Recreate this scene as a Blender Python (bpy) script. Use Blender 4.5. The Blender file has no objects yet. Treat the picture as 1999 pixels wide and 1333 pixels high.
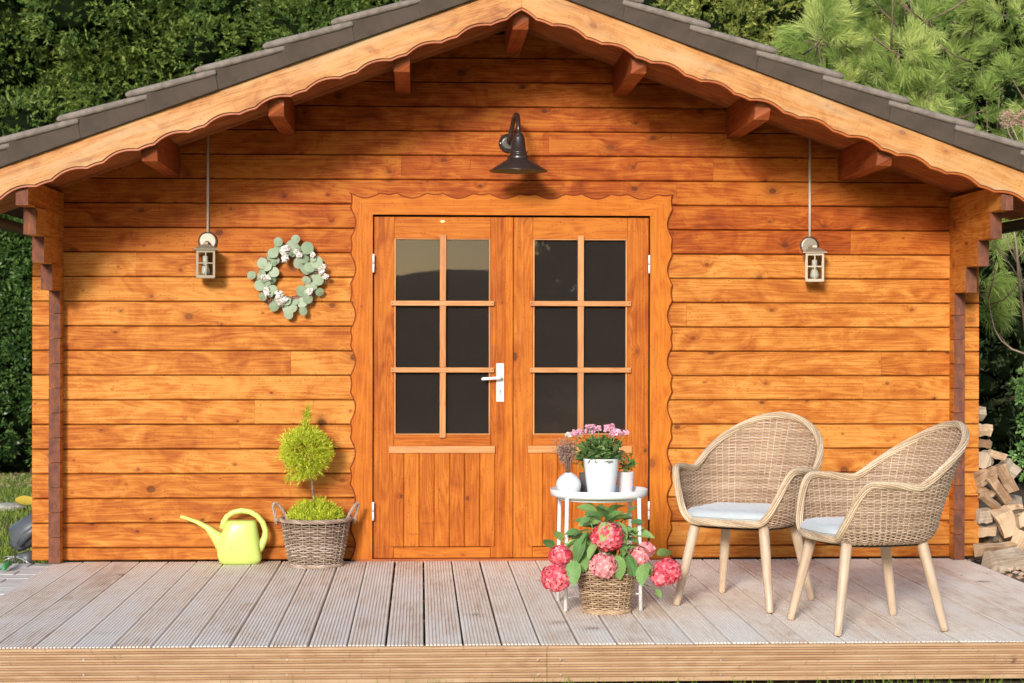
import bpy, math, random
import numpy as np
from mathutils import Vector, Matrix
random.seed(7); rng = np.random.default_rng(7)
SC = bpy.context.scene
COL = SC.collection
# ------------------------------------------------------------------ camera
FPX = 3600.0; TH = math.atan(.04986); RO = .0017; CH = 1.2056
_s, _c = math.sin(TH), math.cos(TH)
FW = Vector((_s, _c, 0))
RT = Vector((_c*math.cos(RO), -_s*math.cos(RO), math.sin(RO)))
UP = Vector((-_c*math.sin(RO), _s*math.sin(RO), math.cos(RO)))
cd = bpy.data.cameras.new('camera'); cam = bpy.data.objects.new('camera', cd); COL.objects.link(cam)
cd.sensor_width = 36; cd.lens = FPX/1999*36; cd.shift_y = -7.2/1999; cd.clip_end = 500; cd.clip_start = .1; cd.dof.use_dof = True; cd.dof.focus_distance = 9.0; cd.dof.aperture_fstop = 5.6
cam.matrix_world = Matrix(((RT.x, UP.x, -FW.x, 0), (RT.y, UP.y, -FW.y, -10), (RT.z, UP.z, -FW.z, CH), (0, 0, 0, 1)))
SC.camera = cam
# ------------------------------------------------------------------ light
SUN_EL = math.radians(17); SUN_AZ = math.radians(-16)      # sun low behind the camera, a little to the left
wd = bpy.data.worlds.new("World"); SC.world = wd; wd.use_nodes = True
nt = wd.node_tree; bg = nt.nodes['Background']
sky = nt.nodes.new('ShaderNodeTexSky'); sky.sky_type = 'NISHITA'; sky.sun_disc = False
sky.sun_elevation = SUN_EL; sky.sun_rotation = math.pi - SUN_AZ
sky.air_density = 1.0; sky.dust_density = 1.0; sky.ozone_density = 1.2
nt.links.new(sky.outputs[0], bg.inputs[0]); bg.inputs[1].default_value = .15
sd = bpy.data.lights.new('sun', 'SUN'); sun = bpy.data.objects.new('sun', sd); COL.objects.link(sun)
sd.energy = 2.2; sd.angle = math.radians(10); sd.color = (1, .97, .935)
dv = Vector((math.sin(SUN_AZ)*math.cos(SUN_EL), -math.cos(SUN_AZ)*math.cos(SUN_EL), math.sin(SUN_EL)))
sun.rotation_euler = dv.to_track_quat('Z', 'Y').to_euler()
SC.view_settings.view_transform = 'Standard'; SC.view_settings.look = 'None'
SC.view_settings.exposure = 0.84; SC.view_settings.gamma = 1
try: SC.view_settings.use_curve_mapping = False
except Exception: pass
SC.cycles.max_bounces = 8; SC.cycles.transparent_max_bounces = 12

# ------------------------------------------------------------------ projection helpers (pixel of the photograph -> point on a real plane)
def ray(px, py):
    return FW + RT*((px-999.5)/FPX) + UP*((659.3-py)/FPX)
def at(px, py, Y=0.):
    d = ray(px, py); t = (Y+10)/d.y
    return Vector((d.x*t, Y, CH+d.z*t))
def gr(px, py, z=0.):
    d = ray(px, py); t = (z-CH)/d.z
    return Vector((d.x*t, -10+d.y*t, z))
# ------------------------------------------------------------------ object helpers
def tag(o, label=None, cat=None, group=None, kind=None):
    if label: o['label'] = label
    if cat: o['category'] = cat
    if group: o['group'] = group
    if kind: o['kind'] = kind
    return o
def empty(name, loc=(0, 0, 0), rz=0, label=None, cat=None, group=None, kind=None):
    o = bpy.data.objects.new(name, None); COL.objects.link(o); o.location = loc; o.rotation_euler = (0, 0, rz)
    o.empty_display_size = .1
    return tag(o, label, cat, group, kind)
def link(name, me, mat=None, parent=None, mw=None):
    o = bpy.data.objects.new(name, me); COL.objects.link(o)
    if mat is not None:
        for m in (mat if isinstance(mat, (list, tuple)) else [mat]): me.materials.append(m)
    if parent is not None: o.parent = parent
    if mw is not None: o.matrix_basis = mw
    return o
class MB:
    def __init__(s): s.v = []; s.f = []; s.m = []; s.sm = []; s.var = []
    def add(s, vs, fs, mi=0, smooth=False, var=.5):
        b = len(s.v); s.v += [tuple(v) for v in vs]; s.var += [var]*len(vs)
        for f in fs: s.f.append([i+b for i in f]); s.m.append(mi); s.sm.append(smooth)
    def box(s, a, b, mi=0):
        x0, y0, z0 = a; x1, y1, z1 = b
        s.add([(x0,y0,z0),(x1,y0,z0),(x1,y1,z0),(x0,y1,z0),(x0,y0,z1),(x1,y0,z1),(x1,y1,z1),(x0,y1,z1)],
              [(0,3,2,1),(4,5,6,7),(0,1,5,4),(1,2,6,5),(2,3,7,6),(3,0,4,7)], mi)
    def tube(s, pts, r, n=8, mi=0, cap=True, closed=False, var=.5, smooth=True, flat=1.):
        pts = [Vector(p) for p in pts]; N = len(pts)
        rr = r if isinstance(r, (list, tuple)) else [r]*N
        ring = []; prev = None
        for i, p in enumerate(pts):
            if closed: t = pts[(i+1) % N]-pts[i-1]
            else: t = pts[min(i+1, N-1)]-pts[max(i-1, 0)]
            if t.length < 1e-9: t = Vector((0, 0, 1))
            t.normalize()
            if prev is None:
                a = Vector((0, 0, 1)) if abs(t.z) < .9 else Vector((1, 0, 0))
                u = t.cross(a).normalized()
            else:
                u = (prev-t*prev.dot(t))
                u = u.normalized() if u.length > 1e-6 else t.orthogonal().normalized()
            prev = u; w = t.cross(u)
            for k in range(n):
                a = 2*math.pi*k/n
                ring.append(p+(u*math.cos(a)+w*math.sin(a)*flat)*rr[i])
        fs = []
        for i in range(N if closed else N-1):
            j = (i+1) % N
            for k in range(n):
                l = (k+1) % n
                fs.append((i*n+k, i*n+l, j*n+l, j*n+k))
        s.add(ring, fs, mi, smooth, var)
        if cap and not closed:
            b = len(s.v)-len(ring)
            s.f.append([b+k for k in range(n)][::-1]); s.m.append(mi); s.sm.append(False)
            s.f.append([b+(N-1)*n+k for k in range(n)]); s.m.append(mi); s.sm.append(False)
    def lathe(s, prof, n=32, mi=0, c=(0, 0, 0), smooth=True):
        vs = []; fs = []
        for r, z in prof:
            for k in range(n):
                a = 2*math.pi*k/n; vs.append((c[0]+r*math.cos(a), c[1]+r*math.sin(a), c[2]+z))
        for i in range(len(prof)-1):
            for k in range(n):
                l = (k+1) % n; fs.append((i*n+k, i*n+l, (i+1)*n+l, (i+1)*n+k))
        s.add(vs, fs, mi, smooth)
    def mesh(s, name):
        me = bpy.data.meshes.new(name); me.from_pydata(s.v, [], s.f)
        me.polygons.foreach_set('material_index', s.m); me.polygons.foreach_set('use_smooth', s.sm)
        a = me.attributes.new('var', 'FLOAT', 'POINT'); a.data.foreach_set('value', s.var)
        me.update(); return me
    def build(s, name, mat, parent=None, mw=None):
        return link(name, s.mesh(name), mat, parent, mw)
def quads_mesh(name, V, var=None, nper=4):
    """V: (n, nper, 3) array of separate polygons"""
    n = len(V); me = bpy.data.meshes.new(name)
    me.vertices.add(n*nper); me.vertices.foreach_set('co', V.reshape(-1).astype(np.float32))
    me.loops.add(n*nper); me.loops.foreach_set('vertex_index', np.arange(n*nper, dtype=np.int32))
    me.polygons.add(n); me.polygons.foreach_set('loop_start', np.arange(0, n*nper, nper, dtype=np.int32))
    me.polygons.foreach_set('loop_total', np.full(n, nper, dtype=np.int32))
    a = me.attributes.new('var', 'FLOAT', 'POINT')
    if var is None: var = rng.random(n)
    a.data.foreach_set('value', np.repeat(var, nper).astype(np.float32))
    me.update(calc_edges=True); return me
def unit(v): return v/np.maximum(np.linalg.norm(v, axis=-1, keepdims=True), 1e-9)
def diamonds(P, D, L, W, mid=.45, N=None):
    """slender leaf quads from base P along D"""
    n = len(P); D = unit(D)
    if N is None: N = rng.normal(size=(n, 3))
    S = unit(np.cross(D, N)); L = np.broadcast_to(np.asarray(L, float), (n,))[:, None]; W = np.broadcast_to(np.asarray(W, float), (n,))[:, None]
    return np.stack([P, P+D*L*mid+S*W*.5, P+D*L, P+D*L*mid-S*W*.5], axis=1)
def poly_board(name, pts, y0, y1, origin, ang, mat, parent, mi=0, bevel=0., extra=None):
    """outline (l,w) extruded from y0 (front) to y1 (back); local x turned by ang in the xz plane"""
    n = len(pts); v = [(p[0], y0, p[1]) for p in pts]+[(p[0], y1, p[1]) for p in pts]
    f = [tuple(range(n)), tuple(range(2*n-1, n-1, -1))]+[(i, i+n, (i+1) % n+n, (i+1) % n) for i in range(n)]
    mb = MB(); mb.add(v, f, mi)
    if extra: extra(mb)
    mw = Matrix.Translation((origin[0], 0, origin[1])) @ Matrix.Rotation(-ang, 4, 'Y')
    o = mb.build(name, mat, parent, mw)
    if bevel: add_bevel(o, bevel)
    return o
def add_bevel(o, w, seg=1):
    m = o.modifiers.new('bevel', 'BEVEL'); m.width = w; m.segments = seg; m.limit_method = 'ANGLE'; m.angle_limit = math.radians(40)
def board(name, x0, x1, z0, z1, yf, th, mat, parent, vertical=False, bevel=.0015):
    """plain board facing -Y; grain along its length"""
    if vertical:
        L = z1-z0; W = x1-x0; ang = math.pi/2
    else:
        L = x1-x0; W = z1-z0; ang = 0
    return poly_board(name, [(-L/2, -W/2), (L/2, -W/2), (L/2, W/2), (-L/2, W/2)], yf, yf+th, ((x0+x1)/2, (z0+z1)/2), ang, mat, parent, bevel=bevel)

# ------------------------------------------------------------------ materials
class NT:
    def __init__(s, name):
        s.m = bpy.data.materials.new(name); s.m.use_nodes = True; s.t = s.m.node_tree; s.t.nodes.clear()
        s.out = s.t.nodes.new('ShaderNodeOutputMaterial')
    def n(s, ty, **kw):
        nd = s.t.nodes.new('ShaderNode'+ty)
        for k, v in kw.items(): setattr(nd, k, v)
        return nd
    def l(s, a, b): s.t.links.new(a, b)
    def _in(s, sock, v):
        if v is None: return
        if hasattr(v, 'is_output'): s.l(v, sock)
        else:
            if sock.type == 'RGBA' and len(v) == 3: v = (*v, 1)
            sock.default_value = v
    def math(s, op, a, b=None, c=None, clamp=False):
        nd = s.n('Math', operation=op, use_clamp=clamp)
        s._in(nd.inputs[0], a); s._in(nd.inputs[1], b); s._in(nd.inputs[2], c); return nd.outputs[0]
    def mix(s, f, a, b, mode='MIX'):
        nd = s.n('Mix', data_type='RGBA', blend_type=mode)
        s._in(nd.inputs[0], f); s._in(nd.inputs[6], a); s._in(nd.inputs[7], b); return nd.outputs[2]
    def rng(s, v, a, b, c=0., d=1., smooth=True):
        nd = s.n('MapRange', interpolation_type='SMOOTHSTEP' if smooth else 'LINEAR')
        for i, q in enumerate((v, a, b, c, d)): s._in(nd.inputs[i], q)
        return nd.outputs[0]
    def vec(s, x, y, z):
        nd = s.n('CombineXYZ'); s._in(nd.inputs[0], x); s._in(nd.inputs[1], y); s._in(nd.inputs[2], z); return nd.outputs[0]
    def noise(s, v, scale, detail=3., rough=.5, dist=0.):
        nd = s.n('TexNoise'); s._in(nd.inputs['Vector'], v); nd.inputs['Scale'].default_value = scale
        nd.inputs['Detail'].default_value = detail; nd.inputs['Roughness'].default_value = rough; nd.inputs['Distortion'].default_value = dist
        return nd.outputs[0]
    def obj(s):
        tc = s.n('TexCoord'); sx = s.n('SeparateXYZ'); s.l(tc.outputs['Object'], sx.inputs[0]); return tc.outputs['Object'], sx.outputs
    def principled(s, col, rough=.5, bump=None, bstr=.2, bdist=.002, **kw):
        p = s.n('BsdfPrincipled'); s._in(p.inputs['Base Color'], col); s._in(p.inputs['Roughness'], rough)
        for k, v in kw.items(): s._in(p.inputs[k.replace('_', ' ')], v)
        if bump is not None:
            b = s.n('Bump'); s._in(b.inputs['Height'], bump); b.inputs['Strength'].default_value = bstr; b.inputs['Distance'].default_value = bdist
            s.l(b.outputs[0], p.inputs['Normal'])
        s.l(p.outputs[0], s.out.inputs[0]); return p

def wood(name, light, mid, dark, knot, rough=.5, knot_scale=4.2, knot_amt=.6, tone=.3, ring=1., bstr=.25, grey=None, blotch=.5, spec=.4):
    t = NT(name); _, (x, y, z) = t.obj(); oi = t.n('ObjectInfo'); r = oi.outputs['Random']
    X = t.math('MULTIPLY_ADD', r, 41.3, x); W = t.math('MULTIPLY_ADD', r, 17.7, t.math('MULTIPLY_ADD', y, .63, z))
    # knots
    vo = t.n('TexVoronoi', voronoi_dimensions='2D', feature='F1'); t.l(t.vec(t.math('MULTIPLY', X, knot_scale*.9), t.math('MULTIPLY', W, knot_scale*1.25), 0), vo.inputs['Vector']); vo.inputs['Scale'].default_value = 1.
    vo.inputs['Randomness'].default_value = 1.
    sc = t.n('SeparateColor'); t.l(vo.outputs['Color'], sc.inputs[0])
    size = t.math('POWER', t.rng(sc.outputs[0], 1-knot_amt, 1., 0., 1., False), 2.2)            # 0 = no knot in this cell
    wob = t.math('MULTIPLY_ADD', t.noise(t.vec(X, W, r), 60., 2.), .03, vo.outputs['Distance'])
    d = t.math('DIVIDE', t.math('SUBTRACT', wob, .015), t.math('MULTIPLY_ADD', size, .085, .018))
    has = t.rng(sc.outputs[0], 1-knot_amt, 1-knot_amt+.02)
    core = t.math('MULTIPLY', t.rng(d, .75, 1.15, 1., 0.), has)
    halo = t.math('MULTIPLY', t.rng(d, .9, 3.6, 1., 0.), has)
    # grain swerves round the knots
    warp = t.math('MULTIPLY', halo, .022)
    Wd = t.math('ADD', W, warp)
    fine = t.noise(t.vec(t.math('MULTIPLY', X, 2.2), t.math('MULTIPLY', Wd, 95.), r), 1., 5., .62)
    n1 = t.noise(t.vec(t.math('MULTIPLY', X, .75), t.math('MULTIPLY', Wd, 9.), t.math('MULTIPLY', r, 9.)), 1., 2., .5, .2)
    ringv = t.math('MULTIPLY_ADD', t.math('SINE', t.math('MULTIPLY_ADD', n1, 105.*ring, t.math('MULTIPLY', Wd, 130.))), .5, .5)
    bl = t.noise(t.vec(t.math('MULTIPLY', X, 4.6), t.math('MULTIPLY', W, 7.), t.math('MULTIPLY', r, 5.)), 1., 5., .62, 1.2)
    bl2 = t.noise(t.vec(t.math('MULTIPLY', X, 1.1), t.math('MULTIPLY', W, 2.), r), 1., 2., .5)
    f = t.math('ADD', t.math('MULTIPLY', t.math('MULTIPLY_ADD', fine, 1.7, -.35), .45), t.math('MULTIPLY', ringv, .20))
    f = t.math('ADD', f, t.math('MULTIPLY', t.math('SUBTRACT', bl, .5), 2.0*blotch))
    f = t.math('ADD', f, t.math('MULTIPLY', t.math('SUBTRACT', bl2, .5), .7*blotch))
    f = t.math('ADD', f, t.math('MULTIPLY', t.math('SUBTRACT', r, .5), tone))
    cr = t.n('ValToRGB'); t.l(f, cr.inputs[0]); e = cr.color_ramp.elements
    e[0].position = .08; e[0].color = (*light, 1); e[1].position = .72; e[1].color = (*dark, 1)
    m_ = cr.color_ramp.elements.new(.38); m_.color = (*mid, 1)
    col = cr.outputs[0]
    # vertical stain strokes, as brushed stain leaves them
    if blotch > .3:
        st = t.noise(t.vec(t.math('MULTIPLY', X, 26.), t.math('MULTIPLY', W, 5.), r), 1., 3., .6, 1.)
        st = t.math('MULTIPLY', t.rng(st, .60, .78), t.rng(t.noise(t.vec(t.math('MULTIPLY', X, 2.), t.math('MULTIPLY', W, 9.), 3.), 1., 1.), .5, .62))
        col = t.mix(t.math('MULTIPLY', st, .6), col, dark)
    col = t.mix(t.math('MULTIPLY', halo, .42), col, dark)
    inner = t.math('MULTIPLY_ADD', t.math('SINE', t.math('MULTIPLY', d, 14.)), .2, t.math('MULTIPLY_ADD', sc.outputs[1], .35, .38))
    col = t.mix(t.math('MULTIPLY', core, inner), col, knot)
    if knot_amt > .3:      # pin knots
        v2 = t.n('TexVoronoi', voronoi_dimensions='2D', feature='F1'); t.l(t.vec(t.math('MULTIPLY', X, 9.), t.math('MULTIPLY', W, 13.), 0), v2.inputs['Vector'])
        s2 = t.n('SeparateColor'); t.l(v2.outputs['Color'], s2.inputs[0])
        pk = t.math('MULTIPLY', t.rng(v2.outputs['Distance'], .035, .10, 1., 0.), t.math('GREATER_THAN', s2.outputs[0], .90))
        pk2 = t.math('MULTIPLY', t.rng(v2.outputs['Distance'], .05, .34, .5, 0.), t.math('GREATER_THAN', s2.outputs[0], .90))
        col = t.mix(pk2, col, dark); col = t.mix(t.math('MULTIPLY', pk, .8), col, knot)
    if grey:
        gcol, lo, hi, gs = grey
        g = t.noise(t.vec(t.math('MULTIPLY', X, 1.3*gs), t.math('MULTIPLY', W, 10.*gs), t.math('ADD', r, 4.)), 1., 5., .65)
        col = t.mix(t.math('MULTIPLY', t.rng(g, lo, hi), .75), col, gcol)
    h = t.math('SUBTRACT', t.math('MULTIPLY', fine, .5), t.math('MULTIPLY', core, .5))
    t.principled(col, t.math('MULTIPLY_ADD', fine, .2, rough-.1), h, bstr, .003, Specular_IOR_Level=spec)
    return t.m
def plain(name, col, rough=.5, var=.0, vscale=8., metal=0., bump=0., bscale=60., **kw):
    t = NT(name); o, _ = t.obj(); c = col
    if var:
        nz = t.noise(o, vscale, 4., .6); c = t.mix(t.math('MULTIPLY', t.rng(nz, .35, .7), var), col, tuple(q*.45 for q in col))
    bp = t.noise(o, bscale, 3.) if bump else None
    t.principled(c, rough, bp, bump, .002, Metallic=metal, **kw); return t.m
def leafmat(name, a, b, rough=.5, trans=.3, c=None):
    """colour of each leaf between a and b, by its own random value"""
    t = NT(name); at_ = t.n('Attribute', attribute_name='var'); o, _ = t.obj()
    f = t.math('ADD', t.math('MULTIPLY', at_.outputs['Fac'], .7), t.math('MULTIPLY', t.noise(o, 2.2, 2.), .5), clamp=True)
    cr = t.n('ValToRGB'); t.l(f, cr.inputs[0]); e = cr.color_ramp.elements
    e[0].position = .12; e[0].color = (*a, 1); e[1].position = .95; e[1].color = (*b, 1)
    if c: m_ = cr.color_ramp.elements.new(.5); m_.color = (*c, 1)
    p = t.n('BsdfPrincipled'); t.l(cr.outputs[0], p.inputs['Base Color']); p.inputs['Roughness'].default_value = rough; p.inputs['Specular IOR Level'].default_value = .3
    tr = t.n('BsdfTranslucent'); t.l(cr.outputs[0], tr.inputs[0]); mx = t.n('MixShader'); mx.inputs[0].default_value = trans
    t.l(p.outputs[0], mx.inputs[1]); t.l(tr.outputs[0], mx.inputs[2]); t.l(mx.outputs[0], t.out.inputs[0]); return t.m

M = {}
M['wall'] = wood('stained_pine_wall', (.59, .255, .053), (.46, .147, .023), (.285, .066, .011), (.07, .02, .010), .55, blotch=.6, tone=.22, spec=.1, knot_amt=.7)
M['wall_red'] = wood('unbleached_shaded_pine_wall', (.47, .145, .020), (.34, .072, .010), (.19, .032, .005), (.06, .018, .01), .55, blotch=.62, tone=.26, spec=.1, knot_amt=.7)  # upper boards: less bleached, redder stain, with eave shade put into the colour
M['door'] = wood('stained_pine_door', (.52, .165, .019), (.41, .105, .011), (.24, .046, .005), (.06, .02, .010), .5, knot_amt=.4, blotch=.4, tone=.2, spec=.12)
M['trim'] = wood('stained_pine_trim', (.56, .18, .018), (.47, .125, .011), (.30, .062, .007), (.14, .04, .02), .5, knot_amt=.35, blotch=.3, tone=.12, spec=.12)
M['muntin'] = wood('pale_pine_bars', (.56, .26, .085), (.48, .19, .055), (.30, .09, .024), (.14, .05, .02), .45, knot_amt=.1, blotch=.3, tone=.2)
M['fascia'] = wood('weathered_pine_fascia', (.53, .26, .080), (.46, .185, .043), (.29, .088, .017), (.19, .055, .025), .6, knot_scale=3.4, knot_amt=.75, blotch=.8, tone=.1, grey=((.50, .34, .17), .45, .75, 1.))
M['edge'] = wood('routed_edge_stain', (.44, .115, .013), (.36, .08, .009), (.22, .04, .006), (.2, .05, .02), .45, knot_amt=.1, blotch=.3)
M['edge2'] = wood('dark_routed_edge', (.26, .055, .008), (.20, .036, .006), (.13, .02, .004), (.2, .05, .02), .55, knot_amt=.1, blotch=.3, spec=.1)
M['soffit'] = wood('soffit_boards', (.46, .18, .05), (.34, .10, .025), (.19, .045, .012), (.10, .03, .02), .6, knot_amt=.3, blotch=.5)
M['beam'] = wood('purlin_stain', (.40, .10, .022), (.28, .06, .014), (.16, .03, .010), (.08, .03, .02), .5, knot_amt=.25, blotch=.5)
M['endgrain'] = wood('weathered_log_end', (.30, .12, .06), (.19, .075, .045), (.10, .045, .032), (.06, .03, .025), .75, knot_amt=.1, blotch=.9, tone=.3)
M['deck'] = wood('weathered_deck_board', (.88, .79, .675), (.81, .69, .56), (.62, .46, .33), (.19, .12, .085), .75, knot_scale=3.2, knot_amt=.4, blotch=.36, tone=.34, ring=.6, bstr=.5, grey=((.87, .81, .73), .40, .64, .8), spec=.25)
M['front'] = wood('deck_front_board', (.54, .36, .21), (.46, .28, .148), (.31, .16, .078), (.13, .06, .035), .65, knot_scale=2.6, knot_amt=.5, blotch=.25, tone=.1)
M['leg'] = wood('pale_oiled_leg', (.62, .47, .33), (.52, .38, .26), (.39, .26, .165), (.4, .25, .15), .5, knot_amt=.0, blotch=.4, tone=.2)
M['firewood'] = wood('split_firewood', (.64, .45, .28), (.48, .31, .18), (.27, .155, .085), (.15, .08, .05), .8, knot_amt=.2, blotch=.9, tone=.6, bstr=.8)
M['bark'] = wood('bark', (.25, .17, .12), (.17, .11, .075), (.08, .05, .035), (.04, .03, .02), .9, knot_amt=.2, blotch=.9, tone=.3, bstr=1.)
M['stump'] = wood('grey_weathered_log', (.50, .40, .29), (.36, .27, .185), (.18, .125, .085), (.1, .06, .04), .85, knot_amt=.2, blotch=.9, tone=.3, bstr=1.)
def mk_end():
    t = NT('weathered_log_end'); o, (x, y, z) = t.obj(); oi = t.n('ObjectInfo'); r_ = oi.outputs['Random']
    yy = t.math('ADD', y, t.math('MULTIPLY_ADD', r_, .08, -.04)); zz = t.math('ADD', z, t.math('MULTIPLY_ADD', r_, -.1, .12))
    wob = t.noise(t.vec(t.math('MULTIPLY', y, 12.), t.math('MULTIPLY', z, 12.), t.math('MULTIPLY', r_, 9.)), 1., 3.)
    rad = t.math('ADD', t.math('SQRT', t.math('ADD', t.math('MULTIPLY', yy, yy), t.math('MULTIPLY', zz, zz))), t.math('MULTIPLY', wob, .02))
    ring = t.math('MULTIPLY_ADD', t.math('SINE', t.math('MULTIPLY', rad, 1500.)), .5, .5)
    bl = t.noise(t.vec(t.math('MULTIPLY', y, 30.), t.math('MULTIPLY', z, 14.), t.math('MULTIPLY', r_, 20.)), 1., 4., .65)
    c = t.mix(t.rng(bl, .3, .75), (.24, .085, .045), (.10, .045, .035)); c = t.mix(t.math('MULTIPLY', ring, .3), c, (.07, .03, .022))
    c = t.mix(t.math('MULTIPLY', t.rng(t.noise(t.vec(t.math('MULTIPLY', y, 40.), t.math('MULTIPLY', z, 9.), r_), 1., 4., .6), .58, .68), .6), c, (.42, .13, .03))
    t.principled(c, .75, bl, .4, .002, Specular_IOR_Level=.15); return t.m
M['endgrain'] = mk_end()
M['tile'] = plain('roof_tile_brown_grey', (.088, .066, .050), .9, .4, 9., bump=.6, bscale=420., Specular_IOR_Level=.12)
M['tile_top'] = plain('roof_tile_top', (.25, .205, .17), .9, .6, 22., bump=1., bscale=300., Specular_IOR_Level=.12)
M['gutter'] = plain('dark_gutter', (.03, .03, .033), .4)
M['lamp'] = plain('dark_bronze_enamel', (.035, .024, .022), .28, .1, 20., Specular_IOR_Level=.6)
M['lamp_in'] = plain('lamp_inner_green', (.10, .11, .05), .35)
M['steel'] = plain('brushed_steel', (.27, .235, .19), .5, .1, 30., metal=1.)
M['pewter'] = plain('aged_pewter', (.34, .28, .20), .5, .3, 60., metal=.4)
M['conduit'] = plain('beige_conduit', (.62, .54, .44), .5)
M['white'] = plain('white_powder_coat', (.80, .79, .77), .35, .03, 10.)
M['ceramic'] = plain('white_ceramic', (.74, .76, .77), .4, .03, 10.)
M['vase'] = plain('pale_blue_white_vase', (.66, .70, .70), .45, .05, 10.)
M['pinkpot'] = plain('pale_pink_pot', (.70, .60, .59), .45, .03, 10.)
M['darkpot'] = plain('dark_grey_pot', (.11, .10, .10), .5)
M['handle'] = plain('white_lacquered_metal', (.80, .78, .74), .28)
M['brass'] = plain('pale_brass', (.55, .42, .22), .35, metal=.8)
M['screw'] = plain('dark_screw', (.07, .05, .04), .5, metal=.5)
M['zinc'] = plain('galvanised_screw', (.75, .72, .68), .3, metal=.7)
M['cushion'] = plain('grey_blue_cushion', (.49, .515, .52), .9, .06, 14., bump=.35, bscale=900., Sheen_Weight=.3)
M['greyplastic'] = plain('dark_grey_plastic', (.085, .088, .095), .42, .15, 9.)
M['greenplastic'] = plain('green_rubber_grip', (.05, .33, .09), .45)
M['soil'] = plain('potting_soil', (.03, .02, .014), .95, .3, 60., bump=1., bscale=90.)
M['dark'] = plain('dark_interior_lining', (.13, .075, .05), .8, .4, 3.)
M['paver'] = plain('concrete_paver', (.66, .62, .56), .85, .3, 12., bump=.5, bscale=120.)
M['stone'] = plain('pale_garden_stone', (.46, .43, .38), .85, .4, 12., bump=.6, bscale=60.)
def mk_plastic():
    t = NT('yellow_green_plastic'); p = t.principled((.57, .68, .17), .3, Subsurface_Weight=.35, Subsurface_Radius=(.05, .05, .02), Specular_IOR_Level=.4)
    return t.m
M['can'] = mk_plastic()
def mk_wicker(name, a, b, c, gr_=.5):
    t = NT(name); at_ = t.n('Attribute', attribute_name='var'); o, _ = t.obj()
    nz = t.noise(o, 55., 3., .6); n2 = t.noise(o, 9., 2., .5)
    f = t.math('ADD', t.math('MULTIPLY', at_.outputs['Fac'], .55), t.math('ADD', t.math('MULTIPLY', nz, .4), t.math('MULTIPLY', t.math('SUBTRACT', n2, .5), .5)), clamp=True)
    cr = t.n('ValToRGB'); t.l(f, cr.inputs[0]); e = cr.color_ramp.elements
    e[0].position = .1; e[0].color = (*a, 1); e[1].position = .85; e[1].color = (*c, 1); m_ = e.new(.45); m_.color = (*b, 1)
    t.principled(cr.outputs[0], .5, nz, .2, .001, Specular_IOR_Level=.35); return t.m
M['rattan'] = mk_wicker('tan_rattan', (.33, .205, .13), (.50, .345, .23), (.66, .49, .35))
M['rattan_light'] = mk_wicker('cream_rattan', (.30, .19, .105), (.54, .39, .245), (.74, .60, .43))
M['willow'] = mk_wicker('grey_willow', (.20, .135, .095), (.36, .26, .19), (.58, .47, .38))
M['willow2'] = mk_wicker('tan_willow', (.25, .155, .09), (.44, .30, .18), (.66, .50, .34))
M['twig'] = mk_wicker('dry_twig', (.20, .11, .08), (.32, .18, .13), (.5, .36, .24))
M['yew'] = leafmat('yew_needles', (.025, .06, .012), (.27, .34, .07), .5, .25, (.09, .16, .03))
M['yewlight'] = leafmat('light_yew_needles', (.05, .085, .015), (.42, .44, .10), .5, .3, (.20, .25, .05))
M['yewcore'] = plain('foliage_gap_shade', (.008, .013, .005), 1., Specular_IOR_Level=.0)  # near-black, stands in for the shade in the gaps between leaves
M['hedge'] = leafmat('laurel_leaves', (.012, .035, .010), (.11, .19, .04), .35, .12, (.04, .09, .02))
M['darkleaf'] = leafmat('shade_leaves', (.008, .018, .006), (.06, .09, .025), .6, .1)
M['pine'] = leafmat('pine_needles', (.11, .20, .04), (.68, .72, .24), .5, .3, (.35, .46, .11))
M['golden'] = leafmat('golden_cypress', (.10, .17, .008), (.86, .86, .13), .5, .35, (.52, .62, .03))
M['grass'] = leafmat('grass', (.06, .13, .012), (.36, .42, .07), .6, .3, (.16, .27, .03))
M['hleaf'] = leafmat('hydrangea_leaf', (.06, .16, .05), (.30, .48, .14), .42, .25, (.15, .31, .08))
M['stem'] = plain('green_stem', (.20, .28, .08), .6)
M['coral'] = leafmat('coral_petals', (.70, .025, .055), (.94, .36, .38), .5, .25, (.84, .10, .14))
M['coralpale'] = leafmat('pale_coral_petals', (.80, .14, .17), (.95, .58, .55), .5, .25, (.90, .32, .33))
M['euca'] = leafmat('eucalyptus_leaf', (.22, .31, .18), (.42, .49, .34), .6, .15)
M['cream'] = leafmat('cream_petals', (.80, .74, .66), (.92, .90, .87), .6, .2)
M['rose'] = leafmat('pink_rose_petals', (.72, .28, .42), (.93, .62, .70), .55, .25)
M['roseleaf'] = leafmat('rose_leaves', (.035, .10, .03), (.28, .38, .12), .4, .2, (.10, .20, .06))
M['heather'] = leafmat('dried_heather', (.22, .13, .10), (.50, .34, .26), .7, .2)
M['dryflower'] = leafmat('dry_flower_head', (.30, .17, .10), (.66, .46, .33), .7, .2)
M['twigbark'] = plain('pale_twig_bark', (.38, .27, .18), .7, .4, 20.)
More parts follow.
